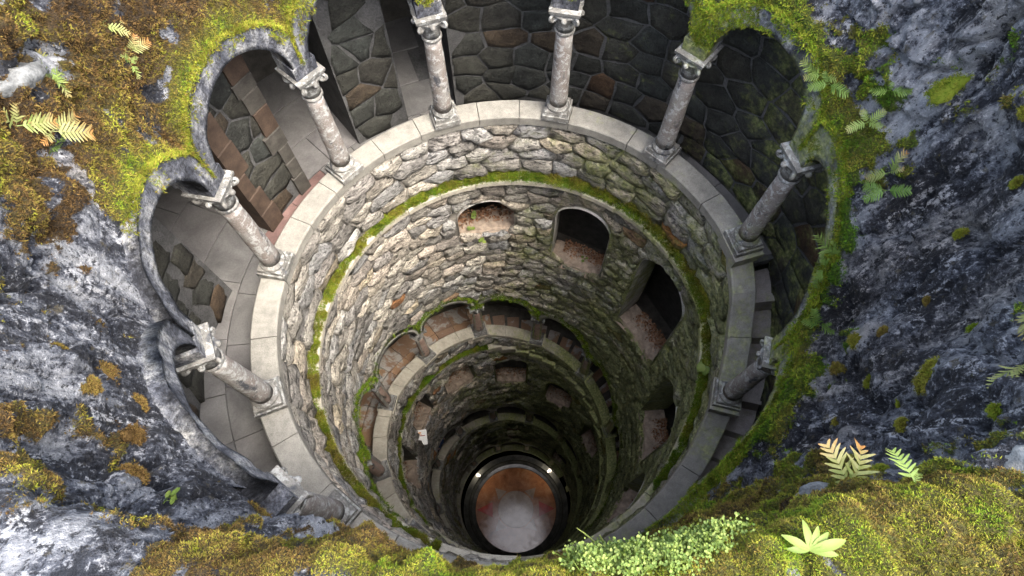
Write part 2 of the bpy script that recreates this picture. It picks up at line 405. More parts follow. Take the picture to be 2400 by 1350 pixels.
# ------------------------------------------------------------------ the spiral: height of the coping along the unwound angle
# (angle falls as the stair goes down; one turn = 360)
_u = [300, 245, 15.5, 14, 5.5, 0.6, -11, -24, -90, -171, -191, -219, -252, -284, -315, -332, -355, -460, -556, -567, -593, -628, -663, -691, -770, -850, -928, -1000, -1060, -1200]
_z = [0.0, 0.0, 0.0, -.05, -.146, -.25, -.42, -.66, -1.44, -2.39, -2.56, -2.86, -3.06, -3.42, -3.79, -4.10, -4.50, -5.40, -6.16, -6.28, -6.70, -7.10, -7.42, -7.84, -8.5, -9.1, -9.55, -9.95, -10.3, -10.3]
def zc(u): return np.interp(-np.asarray(u, float), [-a for a in _u], _z)
COLS = [231.0, 201.1, 168.6, 137.8, 107.7, 77.3, 47.3, 15.6, -15.5, -46, -76.5, -107, -137]     # column angles of the first turn
COLA = [c % 360 for c in COLS[:12]]
FLOOR_Z = -11.13
SPR, AW, BW = 0.70, 0.225, 0.305          # arch springing above coping, opening half-width, outer arch radius

def turn_cols(t):
    """unwound angles of the columns of turn t (0 = top)"""
    if t == 0: return COLS
    base = [231.0, 201.1, 168.6, 137.8, 107.7, 77.3, 47.3, 15.6, -15.5, -46, -76.5, -107, -129.0]
    return [b - 360 * t for b in base]
def bays(t):
    c = turn_cols(t); return [(c[i], c[i + 1]) for i in range(len(c) - 1)]
def spring(bay, u):
    z0, z1 = zc(bay[0]) + SPR, zc(bay[1]) + SPR
    return z0 + (z1 - z0) * (np.asarray(u, float) - bay[0]) / (bay[1] - bay[0])

def bay_opening(bay):
    um = (bay[0] + bay[1]) / 2
    return dict(um=um, a=AW, h=AW, zb=lambda u: zc(u) - 0.0, zs=lambda u, b=bay: spring(b, u))
def niche(phi, half, zb, zt, rise, t):
    um = phi - 360 * t if phi - 360 * t < 300 else phi
    return dict(um=um, a=half * R2, h=rise, zb=lambda u: zb + 0 * np.asarray(u, float), zs=lambda u: zt - rise + 0 * np.asarray(u, float))
def openF(o, u, z):
    """< 0 inside the opening; u is the angle as seen from the wall of that turn"""
    s = (u - o['um']) * R2
    zs, zb = o['zs'](u), o['zb'](u)
    lo = np.maximum(np.abs(s) - o['a'], zb - z)
    hi = (np.sqrt((s / o['a']) ** 2 + (np.maximum(z - zs, 0) / o['h']) ** 2) - 1) * min(o['a'], o['h'])
    return np.where(z < zs, lo, hi)
def push_out(o, u, z, lim):
    u = np.array(u, float); z = np.array(z, float)
    for _ in range(4):
        f = openF(o, u, z); k = f < lim
        if not k.any(): break
        e = 1e-4
        gu = (openF(o, u + e / R2, z) - f) / e; gz = (openF(o, u, z + e) - f) / e
        g2 = np.maximum(gu * gu + gz * gz, 0.05)
        st = np.where(k, (lim + 0.0005 - f) / g2, 0)
        u = u + st * gu / R2; z = z + st * gz
    return u, z

# niches: (turn of the wall, angle, half width deg, sill z, crown z, rise of the arched head)
NICHES = [(0, 99.3, 10.2, -1.16, -0.77, 0.15), (0, 64.0, 10.3, -1.55, -0.75, 0.17), (0, 28.0, 12.0, -1.88, -0.74, 0.2), (0, -6.0, 11.5, -2.52, -1.38, 0.2), (0, -36.0, 11.0, -3.0, -1.95, 0.2),
          (1, 126.0, 10.0, -4.40, -3.72, 0.14), (1, 91.8, 10.0, -4.98, -4.03, 0.12), (1, 57.5, 10.0, -5.45, -4.60, 0.14), (1, 22.0, 10.0, -6.0, -5.0, 0.16), (1, 158.0, 9.0, -4.2, -3.35, 0.15), (1, 190.0, 9.0, -4.1, -3.05, 0.15),
          (2, 91.0, 6.0, -8.6, -7.75, 0.03), (2, 40.0, 9.0, -9.3, -8.2, 0.15)]

# ------------------------------------------------------------------ masonry
def voronoi_cells(u0, u1, zlo, zhi, du, dz, seed):
    """irregular coursed cells over (u deg, z); returns list of polygons in (u,z)"""
    r = np.random.default_rng(seed)
    nu = int(round((u1 - u0) / du)); z0, z1 = min(zlo), max(zhi); nz = int(math.ceil((z1 - z0) / dz)) + 2
    gx = np.arange(-2, nu + 2); gz = np.arange(-2, nz + 2)
    X, Z = np.meshgrid(gx, gz, indexing='ij')
    px = u0 + (X + 0.5 + r.random(len(gz))[None] + r.uniform(-.40, .40, X.shape)) * du
    pz = z0 + (Z - 0.5 + r.uniform(-.24, .24, X.shape)) * dz
    ax, az = 1 / du, 1 / dz * 1.0
    cells = []
    I, J = X.shape
    for i in range(1, I - 1):
        for j in range(1, J - 1):
            cx, cz_ = px[i, j] * ax, pz[i, j] * az
            poly = [(cx - 1.6, cz_ - 1.6), (cx + 1.6, cz_ - 1.6), (cx + 1.6, cz_ + 1.6), (cx - 1.6, cz_ + 1.6)]
            for di in (-2, -1, 0, 1, 2):
                for dj in (-2, -1, 0, 1, 2):
                    ii, jj = i + di, j + dj
                    if (di == 0 and dj == 0) or ii < 0 or jj < 0 or ii >= I or jj >= J: continue
                    nx, nz_ = px[ii, jj] * ax - cx, pz[ii, jj] * az - cz_
                    if nx * nx + nz_ * nz_ > 5.5: continue
                    c0 = (nx * nx + nz_ * nz_) / 2
                    out = []; prev = poly[-1]; pd = (prev[0] - cx) * nx + (prev[1] - cz_) * nz_ - c0
                    for q in poly:
                        d = (q[0] - cx) * nx + (q[1] - cz_) * nz_ - c0
                        if (d <= 0) != (pd <= 0):
                            tt = pd / (pd - d); out.append((prev[0] + tt * (q[0] - prev[0]), prev[1] + tt * (q[1] - prev[1])))
                        if d <= 0: out.append(q)
                        prev, pd = q, d
                    poly = out
                    if len(poly) < 3: break
                if len(poly) < 3: break
            if len(poly) >= 3: cells.append(np.array([(a / ax, b / az) for a, b in poly]))
    return cells

def stone_mesh(poly, r0, h, joint, r, nb=10):
    """poly (k,2) in (u deg, z) -> verts (in radii), faces; a rough-faced stone set in the wall at radius r0, standing proud inwards by h"""
    c = poly.mean(0)
    q = (poly - c) * np.array([R2 * r0, 1.0])
    # outline: corners kept, longest sides broken by jittered points
    if np.linalg.norm(np.roll(q, -1, 0) - q, axis=1).sum() < 0.06: return None
    pl = [tuple(p_) for p_ in q]
    while len(pl) > nb:
        L = [math.hypot(pl[i][0] - pl[i - 1][0], pl[i][1] - pl[i - 1][1]) for i in range(len(pl))]; pl.pop(int(np.argmin(L)))
    while len(pl) < nb:
        L = [math.hypot(pl[(i + 1) % len(pl)][0] - pl[i][0], pl[(i + 1) % len(pl)][1] - pl[i][1]) for i in range(len(pl))]
        i = int(np.argmax(L)); t_ = r.uniform(.38, .62); x1, y1 = pl[i]; x2, y2 = pl[(i + 1) % len(pl)]; l_ = L[i]
        pl.insert(i + 1, (x1 + (x2 - x1) * t_ + r.uniform(-.05, .05) * (y2 - y1), y1 + (y2 - y1) * t_ - r.uniform(-.05, .05) * (x2 - x1)))
    b = np.array(pl)
    d = np.linalg.norm(b, axis=1, keepdims=True)
    if (d < joint * 1.2).any(): return None
    b = b * (1 - joint / d)
    rings = []
    tilt = r.normal(0, 0.55, 2)
    for sc, hh, jit in ((1.0, -0.012, 0.0), (0.965, 0.66 * h, 0.30), (0.60, h, 0.42)):
        ring = b * (sc * (1 + r.uniform(-.05, .05, (nb, 1)) * (1 if sc < 1 else 0)))
        hr = hh * (1 + r.uniform(-jit, jit, nb)) + (ring @ tilt) * h * 3.0 * (1 if sc < 1 else 0)
        rings.append(np.column_stack([ring, hr]))
    v = np.vstack(rings + [np.array([[0, 0, h * r.uniform(0.8, 1.25)]])])
    u = c[0] + v[:, 0] / (R2 * r0); z = c[1] + v[:, 1]; rr = r0 - v[:, 2]
    V = P(u, rr, z)
    f = []
    for t in range(2):
        for i in range(nb):
            l = (i + 1) % nb
            f.append((t * nb + i, (t + 1) * nb + l, t * nb + l)); f.append((t * nb + i, (t + 1) * nb + i, (t + 1) * nb + l))
    for i in range(nb): f.append((2 * nb + i, 3 * nb, 2 * nb + (i + 1) % nb))
    return V, np.array(f)

def lay_stones(parent, cells, zlo, zhi, opens, r0, h, joint, mat, seed, name='stone', maxn=300, tint=None, vis=(-62, 242), excl=None):
    """cells -> the largest in the picture as parts of their own, the rest joined as one part"""
    r = np.random.default_rng(seed); items = []
    for p in cells:
        u, z = p[:, 0], p[:, 1]
        lo, hi = zlo(u), zhi(u); cu, cz_ = u.mean(), z.mean()
        if cz_ < zlo(cu) - 0.01 or cz_ > zhi(cu) + 0.01: continue
        z = np.clip(z, lo, hi)
        skip = False
        for o in opens:
            if abs(cu - o['um']) > 30: continue
            if openF(o, np.array(cu), np.array(cz_)) < -0.015: skip = True; break
            u, z = push_out(o, u, z, 0.012)
        if skip: continue
        poly = np.column_stack([u, z])
        if (poly[:, 1].max() - poly[:, 1].min()) < 0.03: continue
        res = stone_mesh(poly, r0, h * r.uniform(0.6, 1.35), joint * r.uniform(0.7, 1.4), r)
        if res is None: continue
        V, f = res
        q = proj(V[:10]); x, y = q[:, 0], q[:, 1]
        area = abs(np.dot(x, np.roll(y, -1)) - np.dot(y, np.roll(x, -1))) / 2
        inview = (x.min() > -20) and (x.max() < 2420) and (y.min() > -20) and (y.max() < 1300)
        a = (cu + 90) % 360 - 90
        if not (inview and vis[0] < a < vis[1]): area = 0
        items.append((area, V, f, float(r.random()) if tint is None else tint(r, cu, cz_)))
    items.sort(key=lambda t: -t[0])
    rest = []
    for k, (area, V, f, t) in enumerate(items):
        if k < maxn and area > 60: link(name, mesh_from(name, V, f, mat, {'tint': t}), parent)
        else: rest.append((V, f, t))
    if rest:
        n = 0; VV = []; FF = []; TT = []
        for V, f, t in rest: VV.append(V); FF.append(f + n); TT.append(np.full(len(V), t)); n += len(V)
        o = link('stonework', mesh_from('stonework', np.vstack(VV), np.vstack(FF), mat, {'tint': np.concatenate(TT)}), parent)
        o['kind'] = 'stuff'
    return len(items)

def shell(name, u0, u1, zlo, zhi, opens, r, mat, nz, du=1.0, parent=None):
    """mortar backing of a wall, with the openings left out"""
    nu = int((u1 - u0) / du); U = np.linspace(u0, u1, nu + 1)
    t = np.linspace(0, 1, nz + 1)
    UU = np.repeat(U[:, None], nz + 1, 1); ZZ = zlo(U)[:, None] + (zhi(U) - zlo(U))[:, None] * t[None]
    keep = np.ones((nu, nz), bool)
    for o in opens:
        f = openF(o, UU, ZZ)
        near = (f < 0) & (f > -0.05)
        u2, z2 = push_out(o, UU, ZZ, 0.0)
        UU = np.where(near, u2, UU); ZZ = np.where(near, z2, ZZ)
        f = openF(o, UU, ZZ)
        fin = (f[:-1, :-1] < 0.003) & (f[1:, :-1] < 0.003) & (f[:-1, 1:] < 0.003) & (f[1:, 1:] < 0.003)
        keep &= ~fin
    V = P(UU.ravel(), r, ZZ.ravel())
    i, j = np.nonzero(keep); k = nz + 1
    F = np.column_stack([i * k + j, i * k + j + 1, (i + 1) * k + j + 1, (i + 1) * k + j])
    return link(name, mesh_from(name, V, F, mat), parent)

def z_next(u): return zc(np.asarray(u) - 360)
_su = [300, 245, 9, -3, -14, -20, -90, -171, -195, -219, -252, -284, -315, -355, -460, -700, -1200]
_sz = [-.50, -.50, -.53, -.68, -.80, -.89, -1.85, -2.86, -3.02, -3.24, -3.40, -3.78, -4.15, -4.86, -5.75, -8.2, -10.6]
def zstring(u): return np.interp(-np.asarray(u, float), [-a for a in _su], _sz)

COPE_T = 0.055
walls = []
for t, (lab, nm) in enumerate([('upper shaft wall of rough grey-brown rubble with four arched niches', 'shaft_wall'), ('greenish rubble shaft wall below the second turn of coping', 'shaft_wall'), ('dark mossy rubble wall of the deep shaft', 'shaft_wall')]):
    U0, U1 = -90 - 360 * t, 270 - 360 * t
    op = [bay_opening(b) for b in bays(t + 1)]
    for o in op:
        o['um'] += 360
        f0, f1 = o['zb'], o['zs']
        o['zb'] = lambda u, f=f0: f(np.asarray(u) - 360); o['zs'] = lambda u, f=f1: f(np.asarray(u) - 360)
    nic = [niche(a - 360 * tt + 360 * 0, hw, zb, zt, rise, 0) for tt, a, hw, zb, zt, rise in NICHES if tt == t]
    opens = op + nic
    w = empty('shaft_wall'); tag(w, kind='structure', label=lab); walls.append(w)
    bottom = (lambda u: np.maximum(z_next(u) - 0.0, FLOOR_Z)) if t < 2 else (lambda u: np.maximum(z_next(u), FLOOR_Z + 0.12))
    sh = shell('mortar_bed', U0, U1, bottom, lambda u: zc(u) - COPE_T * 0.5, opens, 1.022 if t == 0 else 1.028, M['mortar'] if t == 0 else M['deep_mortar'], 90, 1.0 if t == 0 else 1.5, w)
    # parapet band above the string course, then the drum below it
    par = lambda u: zstring(u) + 0.025
    cells = voronoi_cells(U0, U1, [zstring(U0), zstring(U1)], [zc(U0), zc(U1)], 9.5, 0.105, 11 + t)
    top_z = lambda u: zc(u) - COPE_T - 0.005
    n1 = lay_stones(w, cells, par, top_z, opens, 1.026, 0.026 if t == 0 else 0.034, 0.0030 if t == 0 else 0.006, M['rubble'], 21 + t, maxn=120 if t == 0 else 60)
    zz = [float(bottom(np.array([U0, U1])).min())]
    cells = voronoi_cells(U0, U1, [min(z_next(U0), z_next(U1))], [zstring(U0), zstring(U1)], 8.6 if t < 2 else 11, 0.098 if t < 2 else 0.13, 31 + t)
    def drum_bottom(u, f=bottom): return f(u)
    ringed = []
    for o in op:     # keep the stones off the plastered arch rings
        ringed.append(dict(um=o['um'], a=o['a'] + 0.058, h=o['h'] + 0.058, zb=lambda u, f=o['zb']: f(u) - 0.05, zs=o['zs']))
    # spandrel between two arches is plaster down to the capitals
    n2 = lay_stones(w, cells, drum_bottom, lambda u: zstring(u) - 0.02, ringed + nic, 1.026, 0.026 if t == 0 else 0.036, 0.0034 if t == 0 else 0.006, M['rubble'], 41 + t, maxn=300 - (120 if t == 0 else 60) if t < 2 else 60)
    print('wall', t, n1, n2)

# ------------------------------------------------------------------ string courses (the moss-grown ledge)
def string_course(t, label):
    root = empty('string_course'); tag(root, label, 'ledge', 'string courses')
    U0, U1 = -90 - 360 * t, 270 - 360 * t
    k = int((U1 - U0) / 12)
    for i in range(k):
        a, b = U0 + (U1 - U0) * i / k + 0.12, U0 + (U1 - U0) * (i + 1) / k - 0.12
        if t == 1 and -345 < a < -255: continue
        m_ = MB(); dz = random.uniform(-.004, .004); dr = random.uniform(-.006, .004)
        m_.sector(a, b, 0.968 + dr, 1.03, lambda u: zstring(u) - 0.030 + dz, lambda u: zstring(u) + 0.012 + dz, 6, bev=0.008)
        m_.build('ledge_stone', M['coping2'], root)
    if t == 1:      # stepped undersides of the stair, seen as a zigzag ledge
        k = 11
        for i in range(k):
            a = -255 - 90 * i / k; b = -255 - 90 * (i + 1) / k
            m_ = MB(); zt = float(zstring(a)) + 0.01; m_.sector(b, a + 0.8, 0.965, 1.03, zt - 0.10, zt, 3, bev=0.006)
            m_.build('ledge_stone', M['coping2'], root)
    return root
string_course(0, 'narrow moss-grown ledge circling the shaft below the top coping')
string_course(1, 'narrow ledge turning into zigzag steps below the second coping')

# ------------------------------------------------------------------ niches
def niche_thing(k, tt, a, hw, zb, zt, rise, label):
    root = empty('wall_niche', (math.cos(a * R2), math.sin(a * R2), zb)); root['label'] = label; root['category'] = 'niche'; root['group'] = 'niches in the shaft wall'
    inv = Matrix.Translation(root.location).inverted()
    n = 14; path = [(a - hw, zb)]
    for i in range(n + 1):
        q = math.pi * (1 - i / n); path.append((a + hw * math.cos(q), zt - rise + rise * math.sin(q)))
    path.append((a + hw, zb)); depth = 0.20
    V = []; F = []
    K = len(path); rs = [1.006, 1.06, 1.13, 1.035 + depth]
    for ri, r in enumerate(rs):
        for (u, z) in path:
            j = 0.010 * (random.random() - .5) if 0 < ri else 0
            V.append(P(u + j * 25, r, z + j))
    for ri in range(len(rs) - 1):
        for i in range(K - 1): F.append((ri * K + i, ri * K + i + 1, (ri + 1) * K + i + 1, (ri + 1) * K + i))
    o = link('reveal', mesh_from('reveal', np.array(V), F, M['plaster'] if tt == 0 else M['deep_mortar']), root); o.matrix_parent_inverse = inv
    # the dark stairwell behind the opening
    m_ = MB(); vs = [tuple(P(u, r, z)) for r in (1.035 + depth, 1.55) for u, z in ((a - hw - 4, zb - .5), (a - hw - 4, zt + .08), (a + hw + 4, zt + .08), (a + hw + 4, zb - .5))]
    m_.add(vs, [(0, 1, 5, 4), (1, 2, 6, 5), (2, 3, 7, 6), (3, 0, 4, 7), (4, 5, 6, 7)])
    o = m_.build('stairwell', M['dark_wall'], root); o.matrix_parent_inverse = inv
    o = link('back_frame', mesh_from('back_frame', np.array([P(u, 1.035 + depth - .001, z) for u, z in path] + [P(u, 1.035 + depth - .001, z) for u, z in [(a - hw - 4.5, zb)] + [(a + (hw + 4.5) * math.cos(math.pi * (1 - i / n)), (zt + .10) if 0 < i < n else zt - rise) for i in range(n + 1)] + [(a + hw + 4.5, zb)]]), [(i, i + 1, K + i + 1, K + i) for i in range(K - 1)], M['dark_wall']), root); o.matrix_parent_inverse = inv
    V = []; F = []; ns, nr = 14, 7
    for i in range(ns + 1):
        for j in range(nr + 1):
            r = 1.000 + (depth + 0.045) * j / nr; u = a - hw + 2 * hw * i / ns
            V.append(P(u, r, zb + 0.004 - 0.05 * (j == 0) - .4 * (j == nr) + 0.016 * random.random() - 0.05 * (j / nr) * (j < nr)))
    for i in range(ns):
        for j in range(nr): F.append((i * (nr + 1) + j, (i + 1) * (nr + 1) + j, (i + 1) * (nr + 1) + j + 1, i * (nr + 1) + j + 1))
    o = link('sill', mesh_from('sill', np.array(V), F, M['sill']), root); o.matrix_parent_inverse = inv
    # drifted dead leaves at the back of the sill
    nl = 420 if tt == 0 else 160
    V = []; F = []; H = []
    for i in range(nl):
        r = 1.06 + (depth - .05) * (random.random() ** 0.6); u = a + (random.random() * 2 - 1) * hw * 0.93
        if tt == 0 and k > 0: u = a - hw * 0.15 + (random.random() * 1.0 - .45) * hw * 1.5
        c = P(u, r, zb - 0.02 + 0.15 * random.random() * (r - 1)); s = random.uniform(0.007, 0.014)
        d1 = np.array([random.gauss(0, 1), random.gauss(0, 1), random.gauss(0, .35)]); d1 /= np.linalg.norm(d1)
        d2 = np.cross(d1, [0, 0, 1]); d2 /= np.linalg.norm(d2) + 1e-9; up = np.array([0, 0, s * .35])
        b = len(V); V += [c - d1 * s, c + d2 * s * .5 + up, c + d1 * s, c - d2 * s * .5 + up]; F += [(b, b + 1, b + 2), (b, b + 2, b + 3)]; H += [random.random()] * 4
    o = link('dry_leaves', mesh_from('dry_leaves', np.array(V), F, M['dead_leaf'], {'hue': np.array(H)}), root); o.matrix_parent_inverse = inv
    o['kind'] = 'stuff'
NLAB = ['shallow arched niche with pale sill, highest opening in the shaft wall', 'arched niche with bright mossy sill edge and leaf litter', 'large tilted-looking niche full of brown leaves in the shaded wall',
        'shadowed arched niche low on the greenish side of the upper wall', 'dark niche near the clover patch, half hidden by the coping',
        'pink-floored niche just under the reddish landing columns', 'square-headed pink niche in the middle of the second turn wall', 'small dark niche under the zigzag ledge of the second turn', 'black niche in the shadowed side of the second turn wall',
        'narrow pale niche directly above the white sign', 'narrow niche with rusty sill low beside the second coping', 'flat reddish recess in the deepest wall above the wet floor', 'dark niche in the deepest wall opposite the lamps']
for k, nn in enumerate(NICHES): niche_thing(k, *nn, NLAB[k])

# ------------------------------------------------------------------ copings
def coping(t, u_from, u_to, label, step, mat):
    root = empty('stone_coping'); tag(root, label, 'coping', 'copings of the spiral gallery')
    n = max(1, int(round((u_from - u_to) / step))); edges = [u_from + (u_to - u_from) * (i + (random.uniform(-.18, .18) if 0 < i < n else 0)) / n for i in range(n + 1)]
    for i in range(n):
        b, a = edges[i], edges[i + 1]
        m_ = MB(); dz = random.uniform(-.002, .002); dr = random.uniform(-.002, .002)
        m_.sector(a + 0.09, b - 0.09, 0.985 + dr + 0.012, 1.108 + dr, lambda u: zc(u) - COPE_T + dz, lambda u: zc(u) + dz, 8, bev=0.006)
        m_.build('coping_stone', mat, root, {'tint': random.random()})
    return root
coping(0, 270, 15.2, 'broad pale granite coping ringing the top of the shaft', 14.5, M['coping'])
coping(0, 14.6, -95, 'coping sloping down beside the top stair', 15.5, M['coping'])
coping(1, -95, -252, 'second turn of coping beside the reddish landing', 13, M['coping2'])
coping(1, -252, -455, 'greenish coping following the second flight down', 13, M['coping2'])
coping(2, -455, -815, 'third turn of coping, narrow and grey deep in the shaft', 15, M['coping2'])
coping(3, -815, -1050, 'lowest turn of coping just above the wet floor', 15, M['coping2'])

# ------------------------------------------------------------------ arcades (plastered arch rings)
def arch_mesh(bay, rf, rb, ledge, bw, aw=AW, mw=5, nth=32, rough=0.0, seed=0):
    um = (bay[0] + bay[1]) / 2; hs = abs(bay[0] - bay[1]) / 2 * R2 - 0.001
    V = []; F = []
    rows = [('f', i / mw) for i in range(mw + 1)]
    K = mw + 1 + 4
    for i in range(nth + 1):
        th = math.pi * i / nth; ct, st = math.cos(th), math.sin(th)
        si, zi = aw * ct, aw * st
        so_, zo = max(-hs, min(hs, bw * ct)), bw * st
        if abs(bw * ct) > hs: zo = math.sqrt(max(bw * bw - hs * hs, 0)) * (1 - (abs(ct) - hs / bw) / (1 - hs / bw))
        def pt(s, dz, r):
            u = um + s / R2 / 1.0
            return P(u, r, float(spring(bay, u)) + dz)
        V.append(pt(si, zi, rb)); V.append(pt(si, zi, rf))          # soffit
        for _, w in rows:
            V.append(pt(si + (so_ - si) * w, zi + (zo - zi) * w, rf))
        V.append(pt(so_, zo, rf)); V.append(pt(so_, zo + 0.010, rf + ledge))
    V = np.array(V)
    if rough:
        nrm = V.copy(); nrm[:, 2] = 0; nrm /= np.linalg.norm(nrm, axis=1, keepdims=True)
        dsp = (fbm(V * 9, 4, seed) - .5) * rough * 2 + (fbm(V * 40, 3, seed + 9) - .5) * rough * .7
        V = V - nrm * dsp[:, None]
    for i in range(nth):
        for j in range(K - 1): F.append((i * K + j, i * K + j + 1, (i + 1) * K + j + 1, (i + 1) * K + j))
    return V, np.array(F), K

ARCH_T0 = []
arcade = empty('arcade_wall'); tag(arcade, 'rough plastered arch ring carried by the top columns around the shaft', 'arcade')
for b in bays(0):
    V, F, K = arch_mesh(b, 1.018, 1.135, 0.06, BW, rough=0.012, seed=int(abs(b[0])))
    me = mesh_from('arch', V, F, M['arch'], None, True)
    link('arch', me, arcade); ARCH_T0.append((b, V, F, K))
    # the back of the arch wall towards the gallery
ARC1 = []
for t, lab in ((1, 'plaster arches of the second turn with moss on their crowns'), (2, 'green arches of the third turn'), (3, 'lowest arches above the wet floor')):
    root = empty('arcade_wall'); tag(root, lab, 'arcade')
    for b in bays(t):
        V, F, K = arch_mesh(b, 0.990, 1.12, 0.045, 0.296, mw=2, nth=20)
        link('arch', mesh_from('arch', V, F, M['plaster'], None, True), root)
        if t == 1: ARC1.append((b, V, F, K))

# ------------------------------------------------------------------ columns
def column_proto(name, mat, capmat, simple=False):
    root = empty(name)
    m_ = MB(); m_.box((0, 0, 0.016), (0.128, 0.128, 0.032)); m_.box((0, 0, 0.042), (0.114, 0.114, 0.020), taper=0.95); m_.build('plinth', capmat, root)
    m_ = MB(); m_.lathe([(0.052, 0.0525), (0.056, 0.058), (0.056, 0.066), (0.051, 0.071), (0.047, 0.073), (0.047, 0.078)], 24); m_.build('base_ring', capmat, root, None, True)
    m_ = MB()
    m_.lathe([(0.0425 - 0.006 * (j / 9.0) ** 1.4 + 0.0007 * math.sin(j * 2.1), 0.078 + 0.435 * j / 9.0) for j in range(10)], 22); m_.build('shaft', mat, root, None, True)
    m_ = MB()
    m_.lathe([(0.040, 0.513), (0.043, 0.517), (0.043, 0.524), (0.038, 0.530)], 20); m_.build('neck_ring', capmat, root, None, True)
    m_ = MB()
    m_.lathe([(0.038, 0.530), (0.039, 0.555), (0.044, 0.585), (0.054, 0.608), (0.064, 0.622)], 24, wob=lambda j, a: 0.05 * math.cos(8 * a) * (j / 4.0)); cp = m_.build('capital', capmat, root, None, True)
    for sx in (-1, 1):
        for sy in (-1, 1):
            v_ = MB(); pts = []; rr = []
            dx, dy = sx * .7071, sy * .7071
            for q in range(15):
                th = 2 * math.pi * q / 9.0; rad_ = 0.021 * (1 - q / 19.0)
                ox = 0.066 + rad_ * math.cos(th + math.pi / 2); oz = 0.610 + rad_ * math.sin(th + math.pi / 2)
                pts.append((dx * ox, dy * ox, oz)); rr.append(0.0105 * (1 - q / 24.0))
            v_.tube(pts, rr, 7); v_.build('volute', capmat, cp, None, True)
    for dx, dy in ((1, 0), (-1, 0), (0, 1), (0, -1)):
        v_ = MB(); v_.lathe([(0.0035, -0.012), (0.010, -0.007), (0.012, 0.0), (0.010, 0.007), (0.0035, 0.012)], 10, (dx * 0.062, dy * 0.062, 0.612)); v_.build('rosette', capmat, cp, None, True)
    m_ = MB()
    m_.box((0.008, 0, 0.631), (0.122, 0.112, 0.008)); m_.box((0.012, 0, 0.642), (0.138, 0.124, 0.014), taper=1.03); m_.build('abacus', capmat, root)
    m_ = MB(); m_.box((0.022, 0, 0.678), (0.112, 0.100, 0.058), taper=1.04); m_.build('impost_block', M['arch'], root)
    return root
def copy_tree(o, parent=None):
    c = o.copy(); C.objects.link(c); c.parent = parent
    for ch in [x for x in bpy.data.objects if x.parent == o]: copy_tree(ch, c)
    return c
CHILDREN = {}
def copy_fast(o, parent=None):
    c = o.copy(); C.objects.link(c); c.parent = parent
    for ch in CHILDREN.get(o.name, []): copy_fast(ch, c)
    return c
def pedestal(root, h, mat):
    m_ = MB(); m_.box((0, 0, -h / 2 + 0.0), (0.126, 0.15, h)); m_.box((0, 0, -0.012), (0.138, 0.162, 0.022)); m_.build('pedestal', mat, root)

def place(proto, first, u, label, group, t):
    c = proto if first else copy_fast(proto)
    z = float(zc(u)) + (0.0 if t == 0 and u > 20 else 0.012)
    q = P(u, 1.052, z); c.location = [x * S for x in q]; c.rotation_euler = (0, 0, u * R2)
    tag(c, label, 'column', group)
    if not (t == 0 and u > 20): pedestal(c, 0.075, M['coping'] if t == 0 else M['coping2'])
    return c
TOPL = ['stubby dark column poking out from behind the mossy rock lip', 'thick-looking pale column in front of the smooth landing floor', 'streaked column with an L-shaped abacus before the orange stone pier', 'grey column in front of the red-jambed doorway', 'peeling lichen-spotted column before the dark narrow doorway', 'upright column with clean white scrolled capital in the middle of the back arcade', 'flaking column under a mossy capital beside the sunless back wall', 'leaning-looking column with mossy capital where the coping breaks and the stair begins', 'brown column standing over the dark stair under bright green moss', 'column on the hidden near side below the moss', 'column on the hidden near side below the clover', 'column on the hidden near side below the rock lip']
p0 = column_proto('stone_column', M['column'], M['capital'])
for o in bpy.data.objects:
    if o.parent: CHILDREN.setdefault(o.parent.name, []).append(o)
CH0 = dict(CHILDREN)
TOPC = COLS[:9]
allc = []
for i, u in enumerate(TOPC[1:], 1): allc.append(place(p0, False, u, TOPL[i], 'columns of the top arcade', 0))
place(p0, True, TOPC[0], TOPL[0], 'columns of the top arcade', 0)
p1 = column_proto('stone_column', M['column2'], M['capital'])
for o in bpy.data.objects:
    if o.parent and o.parent.name not in CHILDREN: pass
CHILDREN.clear()
for o in bpy.data.objects:
    if o.parent: CHILDREN.setdefault(o.parent.name, []).append(o)
SECL = {231.0: 'dark second-turn column beside the black opening near the mossy ledge', 201.1: 'second-turn column farthest down by the orange landing tiles', 168.6: 'stout second-turn column at the wet orange tiles', 137.8: 'ruddy second-turn column between two landing arches', 107.7: 'ruddy second-turn column between the two highest mossy arches', 77.3: 'ruddy second-turn column in front of the brown steps', 47.3: 'small second-turn column in the shaded green arcade', 15.6: 'second-turn column almost lost in black shadow'}
for u, lab in list(SECL.items())[1:]: place(p1, False, u - 360, lab, 'columns of the second turn', 1)
for u in (201.1, 168.6, 137.8, 107.7, 77.3, 47.3):
    place(p1, False, u - 720, 'small mossy column of the third turn deep in the shaft', 'columns of the third turn', 2)
for u in (137.8, 107.7, 77.3, 47.3):
    place(p1, False, u - 1080, 'tiny dark column of the lowest turn just above the wet floor', 'columns of the lowest turn', 3)
place(p1, True, 231.0 - 360, SECL[231.0], 'columns of the second turn', 1)

# ------------------------------------------------------------------ top gallery: floor, back walls, vault, stair
FZ = -0.20
floor0 = empty('gallery_floor'); tag(floor0, 'pale stone paving of the top landing behind the coping', kind='structure')
m_ = MB(); m_.sector(14, 275, 1.10, 2.35, FZ - 0.06, FZ - 0.008, 90); m_.build('floor_bed', M['back_mortar'], floor0)
for r0, r1 in ((1.102, 1.29), (1.294, 1.50), (1.504, 1.74), (1.744, 2.0)):
    a = 15.0 if r0 < 1.4 else 98.0
    while a < (270 if r0 < 1.4 else 192):
        w = random.uniform(8, 13)
        if a < 40 or a > 98:
            m_ = MB(); m_.sector(a + 0.08, a + w - 0.08, r0, r1, FZ - 0.02, FZ + random.uniform(-.001, .001), 4, bev=0.002)
            m_.build('paving_slab', M['paving'], floor0, {'tint': random.random() * 0.86 if not (138 < a < 150 and r0 < 1.2) else 0.95})
        a += w

